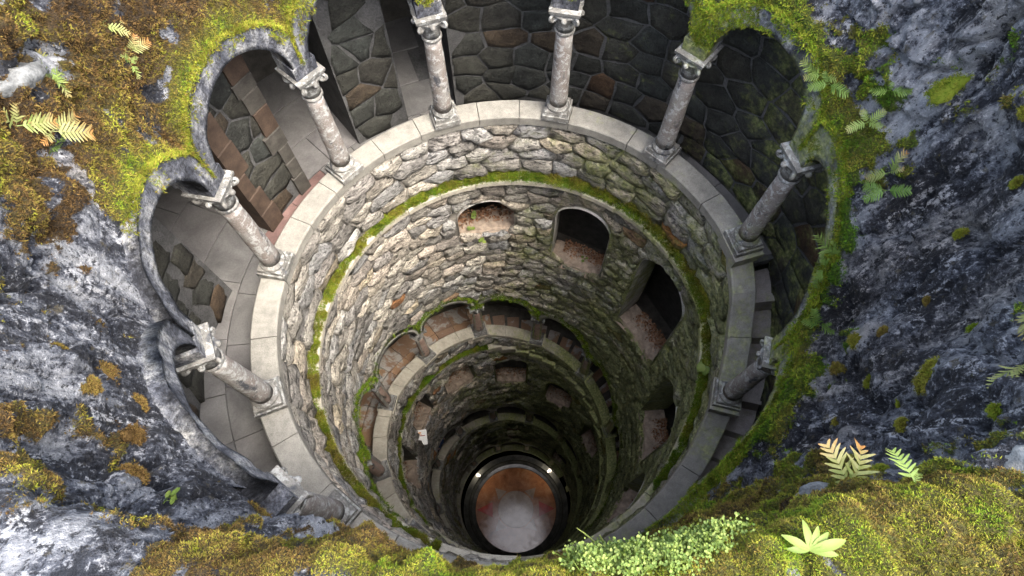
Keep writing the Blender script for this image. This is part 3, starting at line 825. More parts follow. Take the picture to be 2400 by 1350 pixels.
def rback(u):
    return np.interp(u, [-400, -60, 15, 100, 130, 160, 172, 200, 240, 300], [1.27, 1.27, 1.28, 1.27, 1.27, 1.275, 1.32, 1.42, 1.45, 1.45])
def gal_low(u): return np.where(np.asarray(u) > 14, FZ, zc(u) - 0.22)
def gal_top(u): return np.interp(u, [-90, -46, -15.5, 15.6, 300], [0.1, 0.45, 0.9, 1.02, 1.02])

def back_segment(u0, u1, label, jambs, seed):
    root = empty('gallery_wall'); tag(root, label, 'wall', 'walls behind the top arcade')
    n = max(4, int((u1 - u0) / 2)); U = np.linspace(u0, u1, n + 1)
    V = []; F = []
    for u in U:
        rb = float(rback(u)); zl, zt = float(gal_low(u)) - .02, float(gal_top(u)) + .02
        for r, z in ((rb, zl), (rb, zt), (rb + 0.28, zt), (rb + 0.28, zl)): V.append(P(u, r, z))
    for i in range(n):
        for j in range(4):
            l = (j + 1) % 4; F.append((i * 4 + j, i * 4 + l, (i + 1) * 4 + l, (i + 1) * 4 + j))
    F.append((0, 1, 2, 3)); F.append(tuple(n * 4 + j for j in (3, 2, 1, 0)))
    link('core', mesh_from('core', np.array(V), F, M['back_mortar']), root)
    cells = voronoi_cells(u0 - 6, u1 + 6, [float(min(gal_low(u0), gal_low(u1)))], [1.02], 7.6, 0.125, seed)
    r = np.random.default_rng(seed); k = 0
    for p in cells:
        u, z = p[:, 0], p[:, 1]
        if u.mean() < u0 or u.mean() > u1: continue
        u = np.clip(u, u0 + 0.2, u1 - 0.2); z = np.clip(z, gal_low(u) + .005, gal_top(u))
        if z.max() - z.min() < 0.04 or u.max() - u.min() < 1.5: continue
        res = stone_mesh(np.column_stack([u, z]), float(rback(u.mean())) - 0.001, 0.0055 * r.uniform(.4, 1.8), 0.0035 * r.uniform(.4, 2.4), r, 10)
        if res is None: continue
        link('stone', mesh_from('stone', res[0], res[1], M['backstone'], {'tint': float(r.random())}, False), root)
    for (uj, sgn) in jambs:
        z = FZ
        while z < 0.92:
            hgt = random.uniform(0.07, 0.19); L = random.uniform(0.06, 0.13)
            m_ = MB(); rb = float(rback(uj)); e = random.uniform(-.2, .2)
            ua, ub = (uj - 3.2 + e * 6, uj + 0.35 + e) if sgn > 0 else (uj - 0.35 - e, uj + 3.2 + e * 6)
            m_.sector(ua, ub, rb - 0.019, rb + L, z + 0.003, min(z + hgt, 0.98) - 0.003, 2, bev=0.004)
            m_.build('jamb_stone', M['redstone'] if random.random() < 0.62 else M['greystone'], root); z += hgt
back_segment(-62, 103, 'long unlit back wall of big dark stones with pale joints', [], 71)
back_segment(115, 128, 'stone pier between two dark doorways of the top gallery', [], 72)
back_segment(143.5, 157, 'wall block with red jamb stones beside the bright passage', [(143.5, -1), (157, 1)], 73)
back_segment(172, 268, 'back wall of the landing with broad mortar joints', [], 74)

corr = empty('passage_wall'); tag(corr, kind='structure', label='unlit outer wall of the passage behind the doorways')
m_ = MB(); m_.sector(60, 215, 1.98, 2.1, FZ - .02, 1.05, 60); m_.build('outer_wall', M['dark_wall'], corr)
for uu in (95, 196):
    m_ = MB(); m_.sector(uu, uu + 1.5, 1.5, 2.0, FZ - .02, 1.05, 2); m_.build('end_wall', M['dark_wall'], corr)
m_ = MB()
for i in range(30):
    pass
V = []; F = []; U = np.linspace(-92, 275, 184)
for i, u in enumerate(U):
    zt = float(gal_top(u))
    for r, z in ((1.165, zt - 0.09), (1.22, zt - .07), (2.08, zt - .05), (2.08, zt - .03), (1.165, zt - 0.07)): V.append(P(u, r, z))
for i in range(len(U) - 1):
    for j in range(4): F.append((i * 5 + j, i * 5 + j + 1, (i + 1) * 5 + j + 1, (i + 1) * 5 + j))
vault = link('gallery_vault', mesh_from('gallery_vault', np.array(V), F, M['dark_wall'])); tag(vault, 'vault over the top gallery', kind='structure')

def stair(u_from, u_to, n, label, mat, r0=1.105, r1=1.30, drop=0.20, attrs=None):
    root = empty('stone_stair'); tag(root, label, 'stair', 'flights of the spiral stair')
    for i in range(n):
        b = u_from + (u_to - u_from) * i / n; a = u_from + (u_to - u_from) * (i + 1) / n
        zt = float(zc(a)) - drop
        m_ = MB(); m_.sector(a + 0.05, b + 1.2, r0, r1, zt - 0.16, zt, 3, bev=0.004); m_.build('step', mat, root, attrs or {'tint': random.random()})
stair(13.0, -85, 15, 'dark stone flight going down behind the brown column', M['step'])
stair(-85, -165, 12, 'hidden middle flight on the near side of the shaft', M['step'])
stair(-253, -365, 17, 'brown steps behind the second-turn arches', M['terracotta'])
stair(-365, -520, 22, 'second flight continuing down in shadow', M['terracotta'])

# second landing paving
fl1 = empty('gallery_floor'); tag(fl1, 'reddish worn paving of the second landing with pale dry patches', kind='structure')
a = -165.0
while a > -253:
    w = random.uniform(8.0, 9.5); b = max(a - w, -253)
    for r0, r1 in ((1.104, 1.25), (1.254, 1.42)):
        m_ = MB(); m_.sector(b + 0.1, a - 0.1, r0, r1, lambda u: zc(u) - 0.24, lambda u: zc(u) - 0.20, 3, bev=0.002); m_.build('paving_slab', M['terracotta'], fl1, {'tint': random.random()})
    a = b
# lower galleries: floor bed, back wall, ceiling
for t, (ua, ub) in enumerate([(-60, -452), (-452, -812), (-812, -1075)]):
    U = np.arange(ua, ub, -2.0); V = []; F = []
    for u in U:
        z = float(zc(u))
        for r, zz in ((1.10, z - 0.262), (1.42, z - 0.262), (1.42, z + 1.0), (1.10, z + 1.02)): V.append(P(u, r, zz))
    for i in range(len(U) - 1):
        for j in range(3): F.append((i * 4 + j, (i + 1) * 4 + j, (i + 1) * 4 + j + 1, i * 4 + j + 1))
    g = link('gallery_wall', mesh_from('gallery_wall', np.array(V), F, M['dark_wall'])); tag(g, kind='structure', label='damp plaster lining of a lower gallery turn')

# ------------------------------------------------------------------ bottom of the shaft
bot = empty('shaft_floor', (0, 0, FLOOR_Z)); tag(bot, 'wet reddish marble floor with star at the bottom of the shaft', kind='structure')
inv = Matrix.Translation(bot.location).inverted()
def part(m_, name, mat, **k):
    o = m_.build(name, mat, bot, **k); o.matrix_parent_inverse = inv; return o
m_ = MB(); m_.lathe([(0.0001, FLOOR_Z), (0.3, FLOOR_Z), (0.6, FLOOR_Z), (0.83, FLOOR_Z)], 72, cap=False); part(m_, 'marble_disc', M['floor'])
m_ = MB(); m_.lathe([(0.825, FLOOR_Z), (0.832, FLOOR_Z + 0.02), (0.90, FLOOR_Z + 0.03), (0.905, FLOOR_Z + 0.10), (0.95, FLOOR_Z + 0.115), (0.96, FLOOR_Z + 0.22), (1.06, FLOOR_Z + 0.24)], 72, cap=False); part(m_, 'wet_kerb', M['gutter'])
for k in range(8):
    th = k * math.pi / 4; tip = 0.80 if k % 2 == 0 else 0.60; half = math.pi / 8 * 0.78; rb_ = 0.50 if k % 2 == 0 else 0.40
    pts = [(tip * math.cos(th), tip * math.sin(th)), (rb_ * math.cos(th + half), rb_ * math.sin(th + half)), (rb_ * math.cos(th - half), rb_ * math.sin(th - half))]
    V = [(x, y, FLOOR_Z + dz) for dz in (-0.005, 0.0018) for x, y in pts]
    m_ = MB(); m_.add(V, [(3, 5, 4), (0, 1, 4, 3), (1, 2, 5, 4), (2, 0, 3, 5)]); part(m_, 'star_point', M['star'] if k in (0, 4) else M['star2'] if k % 2 else M['floor'])
m_ = MB(); m_.lathe([(0.0001, FLOOR_Z + .0016), (0.36, FLOOR_Z + .0016), (0.37, FLOOR_Z - 0.003)], 48, cap=False); part(m_, 'centre_disc', M['star2'])
# ------------------------------------------------------------------ rock rim
NP = 1560
phi = np.linspace(-90, 270, NP + 1)
ext = np.full(NP + 1, -2.0)                 # lower edge: crowns of the top arches
for b in bays(0):
    lo, hi = min(b), max(b); um = (lo + hi) / 2; hs = (hi - lo) / 2 * R2
    for sh_ in (0,):
        k = (phi >= lo - .01) & (phi <= hi + .01)
        s = np.abs((phi[k] - um) * R2)
        e = spring(b, phi[k]) + np.sqrt(np.maximum(BW ** 2 - s ** 2, BW ** 2 - hs ** 2 * 0.985)) - 0.0
        ext[k] = np.maximum(ext[k], e)
ext = np.where(ext < -1.9, 0.9, ext); ext = np.where(phi > 231, 0.95, ext); ext = np.where(phi < -60, np.maximum(ext, 0.3), ext)
rtop = np.interp((phi - 90) % 360 + 90, [90, 200, 222, 230, 240, 249, 256, 263, 270, 285, 290, 297, 303, 308, 313, 322, 450], [1.17, 1.17, 1.17, 1.15, 1.085, 1.065, 1.030, 1.022, 1.028, 1.015, 1.02, 1.05, 1.085, 1.115, 1.14, 1.17, 1.17])
ztop = 1.56 + 0.03 * np.sin(phi * R2 * 3 + 1)
NF, NCN, NT = 96, 10, 46
V = np.zeros((NP + 1, NF + NCN + NT, 3)); NR = np.zeros_like(V)
ca, sa = np.cos(phi * R2), np.sin(phi * R2)
rr = np.zeros((NP + 1, NF + NCN + NT)); zz = np.zeros_like(rr); nr = np.zeros_like(rr); nz_ = np.zeros_like(rr)
cr = 0.07
r_low = 1.055
for j in range(NF):
    t = j / NF
    zz[:, j] = ext + (ztop - cr - ext) * t
    rr[:, j] = r_low + (rtop - r_low) * (t ** 0.8); nr[:, j] = -1; nz_[:, j] = 0.15
for j in range(NCN):
    a = math.pi / 2 * (j / (NCN - 1.0)); rr[:, NF + j] = rtop + cr * (1 - math.cos(a)); zz[:, NF + j] = ztop - cr + cr * math.sin(a); nr[:, NF + j] = -math.cos(a); nz_[:, NF + j] = math.sin(a)
for j in range(NT):
    t = (j + 1) / NT; rr[:, NF + NCN + j] = rtop + cr + 0.42 * t + 1.6 * t ** 6; zz[:, NF + NCN + j] = ztop + 0.05 * t; nr[:, NF + NCN + j] = 0; nz_[:, NF + NCN + j] = 1
pos = np.stack([rr * ca[:, None], rr * sa[:, None], zz], -1)
nrm = np.stack([nr * ca[:, None], nr * sa[:, None], nz_], -1); nrm /= np.linalg.norm(nrm, axis=-1, keepdims=True)
PH = np.repeat(phi[:, None], rr.shape[1], 1)
hgt = zz - ext[:, None]
jj = np.arange(rr.shape[1])[None] + 0 * PH
onface = smooth(NF + NCN, NF - 2, jj)
fade = smooth(0.0, 0.22, hgt)
st = pos * np.array([1, 1, 0.55])
d = (fbm(pos * 2.3, 4, 3) - .5) * 0.13 + (ridged(st * 5.5, 4, 17) - .6) * 0.065 + (fbm(st * 16, 4, 29) - .5) * 0.035
def worley(p, seed):
    p = p @ _q; i = np.floor(p).astype(np.int64); f1 = np.full(p.shape[:-1], 9.0); f2 = f1.copy()
    for dx in (-1, 0, 1):
        for dy in (-1, 0, 1):
            for dz in (-1, 0, 1):
                c = i + np.array([dx, dy, dz]); h = np.stack([_hash(c[..., 0], c[..., 1], c[..., 2], seed + k) for k in (1, 2, 3)], -1)
                dd = np.linalg.norm(c + h - p, axis=-1); f2 = np.minimum(f2, np.maximum(f1, dd)); f1 = np.minimum(f1, dd)
    return f1, f2
w1_, w2_ = worley(st * 3.3 + (fbm(pos * 6, 3, 61)[..., None] - .5) * .8, 5)
w3_, w4_ = worley(st * 9.0 + (fbm(pos * 14, 3, 62)[..., None] - .5) * .7, 9)
d = d + (.5 - w1_) * .055 - .028 * smooth(.10, .0, w2_ - w1_) + (.45 - w3_) * .020 - .010 * smooth(.10, .0, w4_ - w3_)
d = d * (0.06 + 0.94 * fade) + (fbm(pos * 60, 3, 41) - .5) * 0.014
edge_soft = np.exp(-((jj - (NF + 4)) / 14.0) ** 2)          # keep the visible lip close to its line
near = smooth(222, 236, PH) + smooth(-44, -56, PH)
d = d * (1 - 0.72 * edge_soft * np.clip(near, 0, 1))
# --- moss cover
ns = fbm(pos * 4.2, 5, 55); nf_ = fbm(pos * 19, 4, 66)
bias = np.interp(PH, [-90, -62, -54, -48, -40, -10, 15, 30, 60, 120, 190, 200, 212, 228, 238, 246, 254, 262, 270], [.30, .30, .22, -.02, -.18, -.17, -.10, -.02, .08, .17, .17, .12, -.03, -.10, -.06, .02, .14, .26, .30])
top_b = np.interp(PH, [-90, -40, 0, 100, 225, 240, 250, 258, 270], [.30, .28, .15, .2, .0, -.10, .04, .26, .30])
mk = onface * bias + (1 - onface) * top_b
low_left = smooth(178, 196, PH) * smooth(240, 225, PH) * onface * smooth(1.20, 1.02, zz) * 0.30
mk = mk - low_left
ledge_l = smooth(122, 130, PH) * smooth(193, 186, PH) * np.exp(-(hgt / 0.050) ** 2)
ledge_r = smooth(-44, -36, PH) * smooth(50, 40, PH) * np.exp(-(hgt / (0.060 + 0.085 * smooth(10, -12, PH))) ** 2)
ledge_m = smooth(60, 66, PH) * smooth(122, 116, PH) * np.exp(-(hgt / 0.05) ** 2) * .6
led = np.clip(ledge_l + ledge_r + ledge_m, 0, 1)
val = ns * 0.9 + (nf_ - .5) * 0.9 + mk + led * 0.45
moss = smooth(0.46, 0.66, val)
# round cushions on the bare right-hand rock
RC = np.random.default_rng(5)
hue = np.interp(PH, [-90, -55, -35, 10, 60, 120, 160, 190, 230, 262, 270], [.46, .48, .80, .74, .6, .34, .25, .26, .38, .50, .46]) + (fbm(pos * 6, 3, 77) - .5) * 0.75
hue = hue + led * (np.where(PH > 100, .36, .12)); hue = np.clip(hue + (1 - onface) * 0.04, 0.02, 0.98)
lump = 1 - np.abs(2 * vnoise(pos * 22, 88) - 1); lump2 = 1 - np.abs(2 * vnoise(pos * 52, 89) - 1)
d = d + moss * (0.004 + 0.034 * fbm(pos * 11, 3, 88) * (0.35 + 0.65 * smooth(.0, .75, 1 - lump)) + 0.010 * (1 - lump2)) * (.35 + .65 * fade) + (.014 * led + .030 * ledge_r * fbm(pos * 16, 2, 90) * smooth(.0, .05, hgt)) * moss
RIM = pos + nrm * d[..., None]
nv = RIM.shape[1]
ii, jx = np.meshgrid(np.arange(NP), np.arange(nv - 1), indexing='ij')
Fq = np.stack([ii * nv + jx, (ii + 1) * nv + jx, (ii + 1) * nv + jx + 1, ii * nv + jx + 1], -1).reshape(-1, 4)
me = mesh_from('rock_rim', RIM.reshape(-1, 3), Fq, M['rock'], {'moss': moss.ravel(), 'hue': hue.ravel()}, True)
rim = link('rock_rim', me); tag(rim, 'rugged dark rock rim with pale lichen streaks around the shaft mouth', kind='structure')
ground = MB(); ground.lathe([(2.05, 1.58), (6, 1.5), (30, 1.2), (180, 0.0)], 64, cap=False); g = ground.build('ground', mat_plain('earth', (0.07, 0.075, 0.04), 0.95)); tag(g, 'earth around the shaft mouth', kind='structure')

def rim_at(ph, z):
    """point, normal on the rock face at angle ph and height z"""
    i = int(np.clip(round((ph + 90) / 360 * NP), 0, NP)); col = RIM[i, :NF + NCN]
    j = int(np.argmin(np.abs(col[:, 2] - z))); j = min(max(j, 1), nv - 2); i = min(max(i, 2), NP - 2)
    a_ = RIM[i + 2, j] - RIM[i - 2, j]; b_ = RIM[i, j + 1] - RIM[i, j - 1]; n_ = np.cross(b_, a_); n_ /= np.linalg.norm(n_)
    if n_ @ (CAM - RIM[i, j]) < 0: n_ = -n_
    return RIM[i, j], n_
def rim_top(ph, r):
    i = int(np.clip(round((ph + 90) / 360 * NP), 2, NP - 2)); col = RIM[i, NF:]
    j = NF + int(np.argmin(np.abs(np.hypot(col[:, 0], col[:, 1]) - r))); j = min(j, nv - 2)
    return RIM[i, j], np.array([0, 0, 1.0])

# ------------------------------------------------------------------ moss tufts
def tufts(name, pts, nrms, size, hues, nblade=5, label=None, width=0.28, seed=1, parent=None):
    r = np.random.default_rng(seed); n = len(pts); k = nblade
    size = np.broadcast_to(size, (n,))
    dirs = nrms[:, None, :] * r.uniform(0.35, 1.0, (n, k, 1)) + r.normal(0, 0.62, (n, k, 3)); dirs /= np.linalg.norm(dirs, axis=-1, keepdims=True)
    side = np.cross(dirs, r.normal(0, 1, (n, k, 3))); side /= np.linalg.norm(side, axis=-1, keepdims=True)
    L = size[:, None, None] * r.uniform(0.55, 1.25, (n, k, 1))
    base = pts[:, None, :] + r.normal(0, 0.22, (n, k, 3)) * size[:, None, None] - nrms[:, None, :] * size[:, None, None] * .2
    a = base - side * L * width * .5; b = base + side * L * width * .5; c = base + dirs * L
    Vt = np.stack([a, b, c], 2).reshape(-1, 3); Ft = np.arange(len(Vt)).reshape(-1, 3)
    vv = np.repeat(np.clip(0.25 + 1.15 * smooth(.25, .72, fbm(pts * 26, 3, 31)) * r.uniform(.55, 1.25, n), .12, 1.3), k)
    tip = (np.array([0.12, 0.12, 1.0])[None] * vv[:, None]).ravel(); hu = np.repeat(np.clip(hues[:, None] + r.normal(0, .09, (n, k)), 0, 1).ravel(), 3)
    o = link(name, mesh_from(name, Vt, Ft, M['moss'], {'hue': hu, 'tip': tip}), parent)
    if label: tag(o, label, kind='stuff')
    return o
# sample tufts over the rim
q0 = RIM[:-1, :-1]; q1 = RIM[1:, :-1]; q2 = RIM[1:, 1:]; q3 = RIM[:-1, 1:]
area = np.linalg.norm(np.cross(q2 - q0, q3 - q1), axis=-1) / 2
fn = np.cross(q1 - q0, q3 - q0); fn /= np.linalg.norm(fn, axis=-1, keepdims=True) + 1e-12
ctr = (q0 + q1 + q2 + q3) / 4
flip = np.einsum('ijk,ijk->ij', fn, nrm[:-1, :-1]) < 0; fn[flip] *= -1
pp = proj(ctr); dist = np.linalg.norm(ctr - CAM, axis=-1); fwd = (ctr - CAM) @ _fw
seen = (pp[..., 0] > -120) & (pp[..., 0] < 2520) & (pp[..., 1] > -120) & (pp[..., 1] < 1470) & (fwd > 0.02)
wgt = area * moss[:-1, :-1] ** 2 * seen / dist ** 2
N = 230000
cdf = np.cumsum(wgt.ravel()); idx = np.searchsorted(cdf, rng.random(N) * cdf[-1]); idx = np.minimum(idx, len(cdf) - 1)
a_, b_ = rng.random((N, 1)), rng.random((N, 1))
f = lambda q: q.reshape(-1, 3)[idx]
pts = f(q0) * (1 - a_) * (1 - b_) + f(q1) * a_ * (1 - b_) + f(q2) * a_ * b_ + f(q3) * (1 - a_) * b_
nn = fn.reshape(-1, 3)[idx]; hh = hue[:-1, :-1].ravel()[idx]
# patches of browner and greener shoots
hh = hh + (fbm(pts * 17, 3, 5) - .5) * 0.75 + rng.normal(0, .06, N)
sz = 0.0040 * dist.ravel()[idx] * rng.uniform(0.7, 1.3, N)
pa = np.degrees(np.arctan2(pts[:, 1], pts[:, 0])); pa = np.where(pa < -90, pa + 360, pa)
lipm = (pa > 236) | (pa < -46); left = (pa > 100) & ~lipm; right = ~lipm & ~left
for nm, k, lab in (('moss_carpet', lipm, 'thick yellow-olive moss carpeting the near rock lip'), ('moss_carpet', left, 'brown and olive moss over the rock above the landing arches'), ('moss_carpet', right, 'bright green moss bordering the arches of the shaded side')):
    if k.any(): tufts(nm, pts[k], nn[k], sz[k], hh[k], 4, lab, seed=11, width=.36)

# moss on the arch fronts and ledges
def arch_tufts(arches, dens, label, hue0, size, wmask, seed):
    r = np.random.default_rng(seed); PT = []; NN = []; HH = []
    for (b, Vb, Fb, K) in arches:
        um = (b[0] + b[1]) / 2
        A = Vb[Fb]; ar = np.linalg.norm(np.cross(A[:, 2] - A[:, 0], A[:, 3] - A[:, 1]), axis=1) / 2
        c = A.mean(1); fnn = np.cross(A[:, 1] - A[:, 0], A[:, 3] - A[:, 0]); fnn /= np.linalg.norm(fnn, axis=1, keepdims=True) + 1e-12
        s = np.einsum('ij,ij->i', fnn, -c * np.array([1, 1, 0]) + np.array([0, 0, .6])) < 0; fnn[s] *= -1
        strip = np.tile(np.arange(K - 1), len(Fb) // (K - 1))
        a_phi = np.degrees(np.arctan2(c[:, 1], c[:, 0])); a_phi = np.where(a_phi < -90, a_phi + 360, a_phi)
        w = ar * wmask(a_phi, strip, K, fbm(c * 14, 3, seed), c)
        n = r.poisson(w * dens)
        k = np.repeat(np.arange(len(Fb)), n)
        if not len(k): continue
        x, y = r.random((len(k), 1)), r.random((len(k), 1)); q = A[k]
        PT.append(q[:, 0] * (1 - x) * (1 - y) + q[:, 1] * x * (1 - y) + q[:, 2] * x * y + q[:, 3] * (1 - x) * y); NN.append(fnn[k]); HH.append(hue0(a_phi[k]) + r.normal(0, .06, len(k)))
    if PT:
        pt = np.vstack(PT); tufts('moss_growth', pt, np.vstack(NN), size * r.uniform(.7, 1.3, len(pt)), np.concatenate(HH), 5, label, seed=seed)
def w0(ph, strip, K, ns_, c):
    front = (strip >= 2) & (strip < K - 3); led_ = strip >= K - 2
    la = np.interp(ph, [-60, -40, 50, 60, 120, 126, 184, 190, 240], [.3, 1, 1, .6, .6, 1, 1, 0, 0])
    amt = np.interp(ph, [-90, -40, -8, 8, 25, 40, 55, 100, 118, 132, 150, 170, 182, 195, 240], [.2, .4, .2, .2, .35, .5, .7, .7, .6, .4, .15, .06, .06, 0, 0])
    t = (strip - 2) / 5.0
    return front * smooth(0.62 - 0.35 * amt, 0.72 - 0.35 * amt, ns_ + 0.15 * (t - .5)) * amt + led_ * la * 1.3
arch_tufts(ARCH_T0, 110000, 'moss hanging on the fronts of the top arches', lambda a: np.where(a > 100, .62, .76), 0.011, w0, 91)
def w1(ph, strip, K, ns_, c):
    led_ = strip >= K - 2; front = (strip >= 2) & (strip < K - 3)
    amt = np.interp(ph, [-90, 30, 60, 120, 136, 140, 165, 170, 186, 260], [.4, .5, .9, 1, .9, .15, .15, .9, 1, 1])
    return led_ * amt + front * smooth(.5, .62, ns_) * .35 * amt
arch_tufts(ARC1, 26000, 'dark green moss lining the crowns of the second-turn arches', lambda a: .84 + 0 * a, 0.018, w1, 92)

# moss along the string course
def ledge_moss(t, u0, u1, n, size, label, huef, widef, seed):
    r = np.random.default_rng(seed); u = r.uniform(u0, u1, n)
    k = fbm(np.column_stack([u * .11, u * 0, u * 0]), 3, seed); kk = smooth(0.25, 0.5, k + widef(u) * .5)
    lump = fbm(np.column_stack([u * .28, u * 0 + 3, u * 0]), 3, seed + 2)
    rr_ = 0.966 + 0.050 * r.random(n); up = r.random(n) ** 1.5 * (0.006 + 0.11 * widef(u) * kk * lump)
    sgn = np.where(r.random(n) < .35, -1.0, 1.0); ztt = zstring(u) + 0.014 + np.where(sgn > 0, up, -0.6 * up)
    rr_ = np.where(up > 0.03, np.minimum(rr_ + 0.02, 1.005), rr_)
    pt = P(u, rr_, ztt); n_ = P(u, -0.55, 0.85); n_ /= np.linalg.norm(n_, axis=1, keepdims=True)
    ok = (r.random(n) < (0.25 + 0.75 * kk) * (.45 + .55 * smooth(.30, .52, lump))) & ((rr_ - .966) / .05 > .55 - 1.3 * lump)
    tufts('moss_growth', pt[ok], n_[ok], size * r.uniform(.7, 1.3, ok.sum()), huef(u)[ok] + (fbm(np.column_stack([u * .35, u * 0 + 9, u * 0]), 3, seed + 4)[ok] - .5) * .5 + r.normal(0, .05, ok.sum()) - 6 * (up[ok] - .01).clip(0, .05), 5, label, seed=seed)
ledge_moss(0, -40, 250, 46000, 0.0105, 'vivid green moss strip on the upper ledge of the shaft', lambda u: np.interp(u, [-40, 10, 60, 100, 130, 180, 250], [.85, .84, .80, .80, .72, .70, .68]), lambda u: np.interp(u, [-40, 0, 20, 60, 80, 110, 180, 250], [.3, .5, .9, 1.0, .55, .35, .25, .35]), 93)
ledge_moss(1, -255, -130, 12000, 0.014, 'dark green moss strip on the second ledge', lambda u: .84 + 0 * u, lambda u: .3 + 0 * u, 94)

# ------------------------------------------------------------------ moss cushions on the bare rock
def cushion(ph, z, size, hue_, label, group='moss cushions on the dark rock'):
    q, n_ = rim_at(ph, z); r = np.random.default_rng(int(abs(ph * 100 + z * 1000)))
    root = link('moss_cushion', None) if False else None
    nu_, nw = 12, 6; Vc = []; Fc = []
    t1 = np.cross(n_, [0, 0, 1]); t1 /= np.linalg.norm(t1); t2 = np.cross(n_, t1); el = r.uniform(.75, 1.3); ang = r.uniform(0, 3)
    e1 = t1 * math.cos(ang) + t2 * math.sin(ang); e2 = -t1 * math.sin(ang) + t2 * math.cos(ang)
    for j in range(nw + 1):
        for i in range(nu_):
            a = 2 * math.pi * i / nu_; ra = size * math.cos(math.pi / 2 * j / nw) * (1 + .18 * math.sin(3 * a + ang) + .1 * math.sin(5 * a)); 
            Vc.append(q + e1 * math.cos(a) * ra * el + e2 * math.sin(a) * ra / el + n_ * (size * .5 * math.sin(math.pi / 2 * j / nw) - size * .12))
    for j in range(nw):
        for i in range(nu_): k = (i + 1) % nu_; Fc.append((j * nu_ + i, j * nu_ + k, (j + 1) * nu_ + k, (j + 1) * nu_ + i))
    base = np.array(Vc)
    m1 = np.repeat(base, 7, 0) + r.normal(0, size * .10, (len(base) * 7, 3)); nn_ = np.repeat(base - q + n_ * size * .3, 7, 0); nn_ /= np.linalg.norm(nn_, axis=1, keepdims=True)
    k = 3; n = len(m1)
    dirs = nn_[:, None] + r.normal(0, .5, (n, k, 3)); dirs /= np.linalg.norm(dirs, axis=-1, keepdims=True); sd = np.cross(dirs, r.normal(0, 1, (n, k, 3))); sd /= np.linalg.norm(sd, axis=-1, keepdims=True)
    L = 0.0055
    tri = np.stack([m1[:, None] - sd * L * .2, m1[:, None] + sd * L * .2, m1[:, None] + dirs * L], 2).reshape(-1, 3)
    fa = [tuple(t_) for t_ in Fc] + [(len(base) + 3 * i, len(base) + 3 * i + 1, len(base) + 3 * i + 2) for i in range(len(tri) // 3)]
    tip = np.concatenate([np.full(len(base), .25), np.tile([.15, .15, .85], len(tri) // 3)]); hu = np.concatenate([np.full(len(base), hue_), np.repeat(np.clip(r.normal(hue_, .08, len(tri) // 3), 0, 1), 3)])
    o = link('moss_cushion', mesh_from('moss_cushion', np.vstack([base, tri]), fa, M['moss'], {'hue': hu, 'tip': tip}))
    tag(o, label, 'moss', group)

# ------------------------------------------------------------------ ferns
def frond(parent, L, npair, wid, curl, hue0, tipbrown, az, tilt, r, lobe=1.0):
    """a pinnate frond growing from the parent's origin; local z = outwards from the rock"""
    pts = []; x = z = 0.0; a = tilt; n = 14
    for i in range(n + 1):
        pts.append((x, 0, z)); x += L / n * math.cos(a); z += L / n * math.sin(a); a -= curl / n
    Vf = []; Ff = []; H = []
    def at(t):
        k = min(int(t * n), n - 1); f_ = t * n - k
        return np.array(pts[k]) * (1 - f_) + np.array(pts[k + 1]) * f_, np.array(pts[k + 1]) - np.array(pts[k])
    w0_ = L * .012
    for i in range(n):
        p_, q_ = np.array(pts[i]), np.array(pts[i + 1]); b = len(Vf); s_ = np.array([0, w0_ * (1 - .8 * i / n), 0])
        Vf += [p_ - s_, p_ + s_, q_ + s_ * .9, q_ - s_ * .9]; Ff.append((b, b + 1, b + 2, b + 3)); H += [hue0] * 4
    for i in range(npair):
        t = 0.20 + 0.78 * i / (npair - 1.0)
        ln = wid * L * math.sin(math.pi * min(1, (0.30 + 0.70 * (1 - t) ** .8) * .62 + .02)) * lobe * (1.0 if t < .95 else .8)
        ln *= min(1.0, .55 + t * 1.6)
        c, dr = at(t); dr = dr / np.linalg.norm(dr); upv = np.cross(dr, [0, 1, 0]) * -1
        for sd in (-1, 1):
            fw_ = dr * (0.42 + .25 * t) + np.array([0, sd, 0]) * .9 + upv * r.uniform(-.35, .35); fw_ /= np.linalg.norm(fw_)
            hw = L * .78 / npair * .46; cr_ = dr * hw
            h_ = np.clip(hue0 + (t ** 2) * tipbrown + r.uniform(-.06, .06), 0, 1); ll = ln * r.uniform(.85, 1.1)
            b = len(Vf); dp = upv * -ll * .10
            Vf += [c - cr_, c + cr_ * .9, c + fw_ * ll * .5 + cr_ * .95, c + fw_ * ll * .5 - cr_ * .85, c + fw_ * ll * .86 + cr_ * .55 + dp, c + fw_ * ll * .86 - cr_ * .35 + dp, c + fw_ * ll + dp * 1.3]
            Ff += [(b, b + 1, b + 2, b + 3), (b + 3, b + 2, b + 4, b + 5), (b + 5, b + 4, b + 6)]; H += [h_, h_, h_, h_, h_ + .05, h_ + .05, min(1, h_ + .1 + tipbrown * .2)]
    Vf = np.array(Vf); ca_, sa_ = math.cos(az), math.sin(az)
    Vf = np.column_stack([Vf[:, 0] * ca_ - Vf[:, 1] * sa_, Vf[:, 0] * sa_ + Vf[:, 1] * ca_, Vf[:, 2]])
    o = link('frond', mesh_from('frond', Vf, Ff, M['fern'], {'hue': np.clip(np.array(H), 0, 1)}, False), parent)
    return o
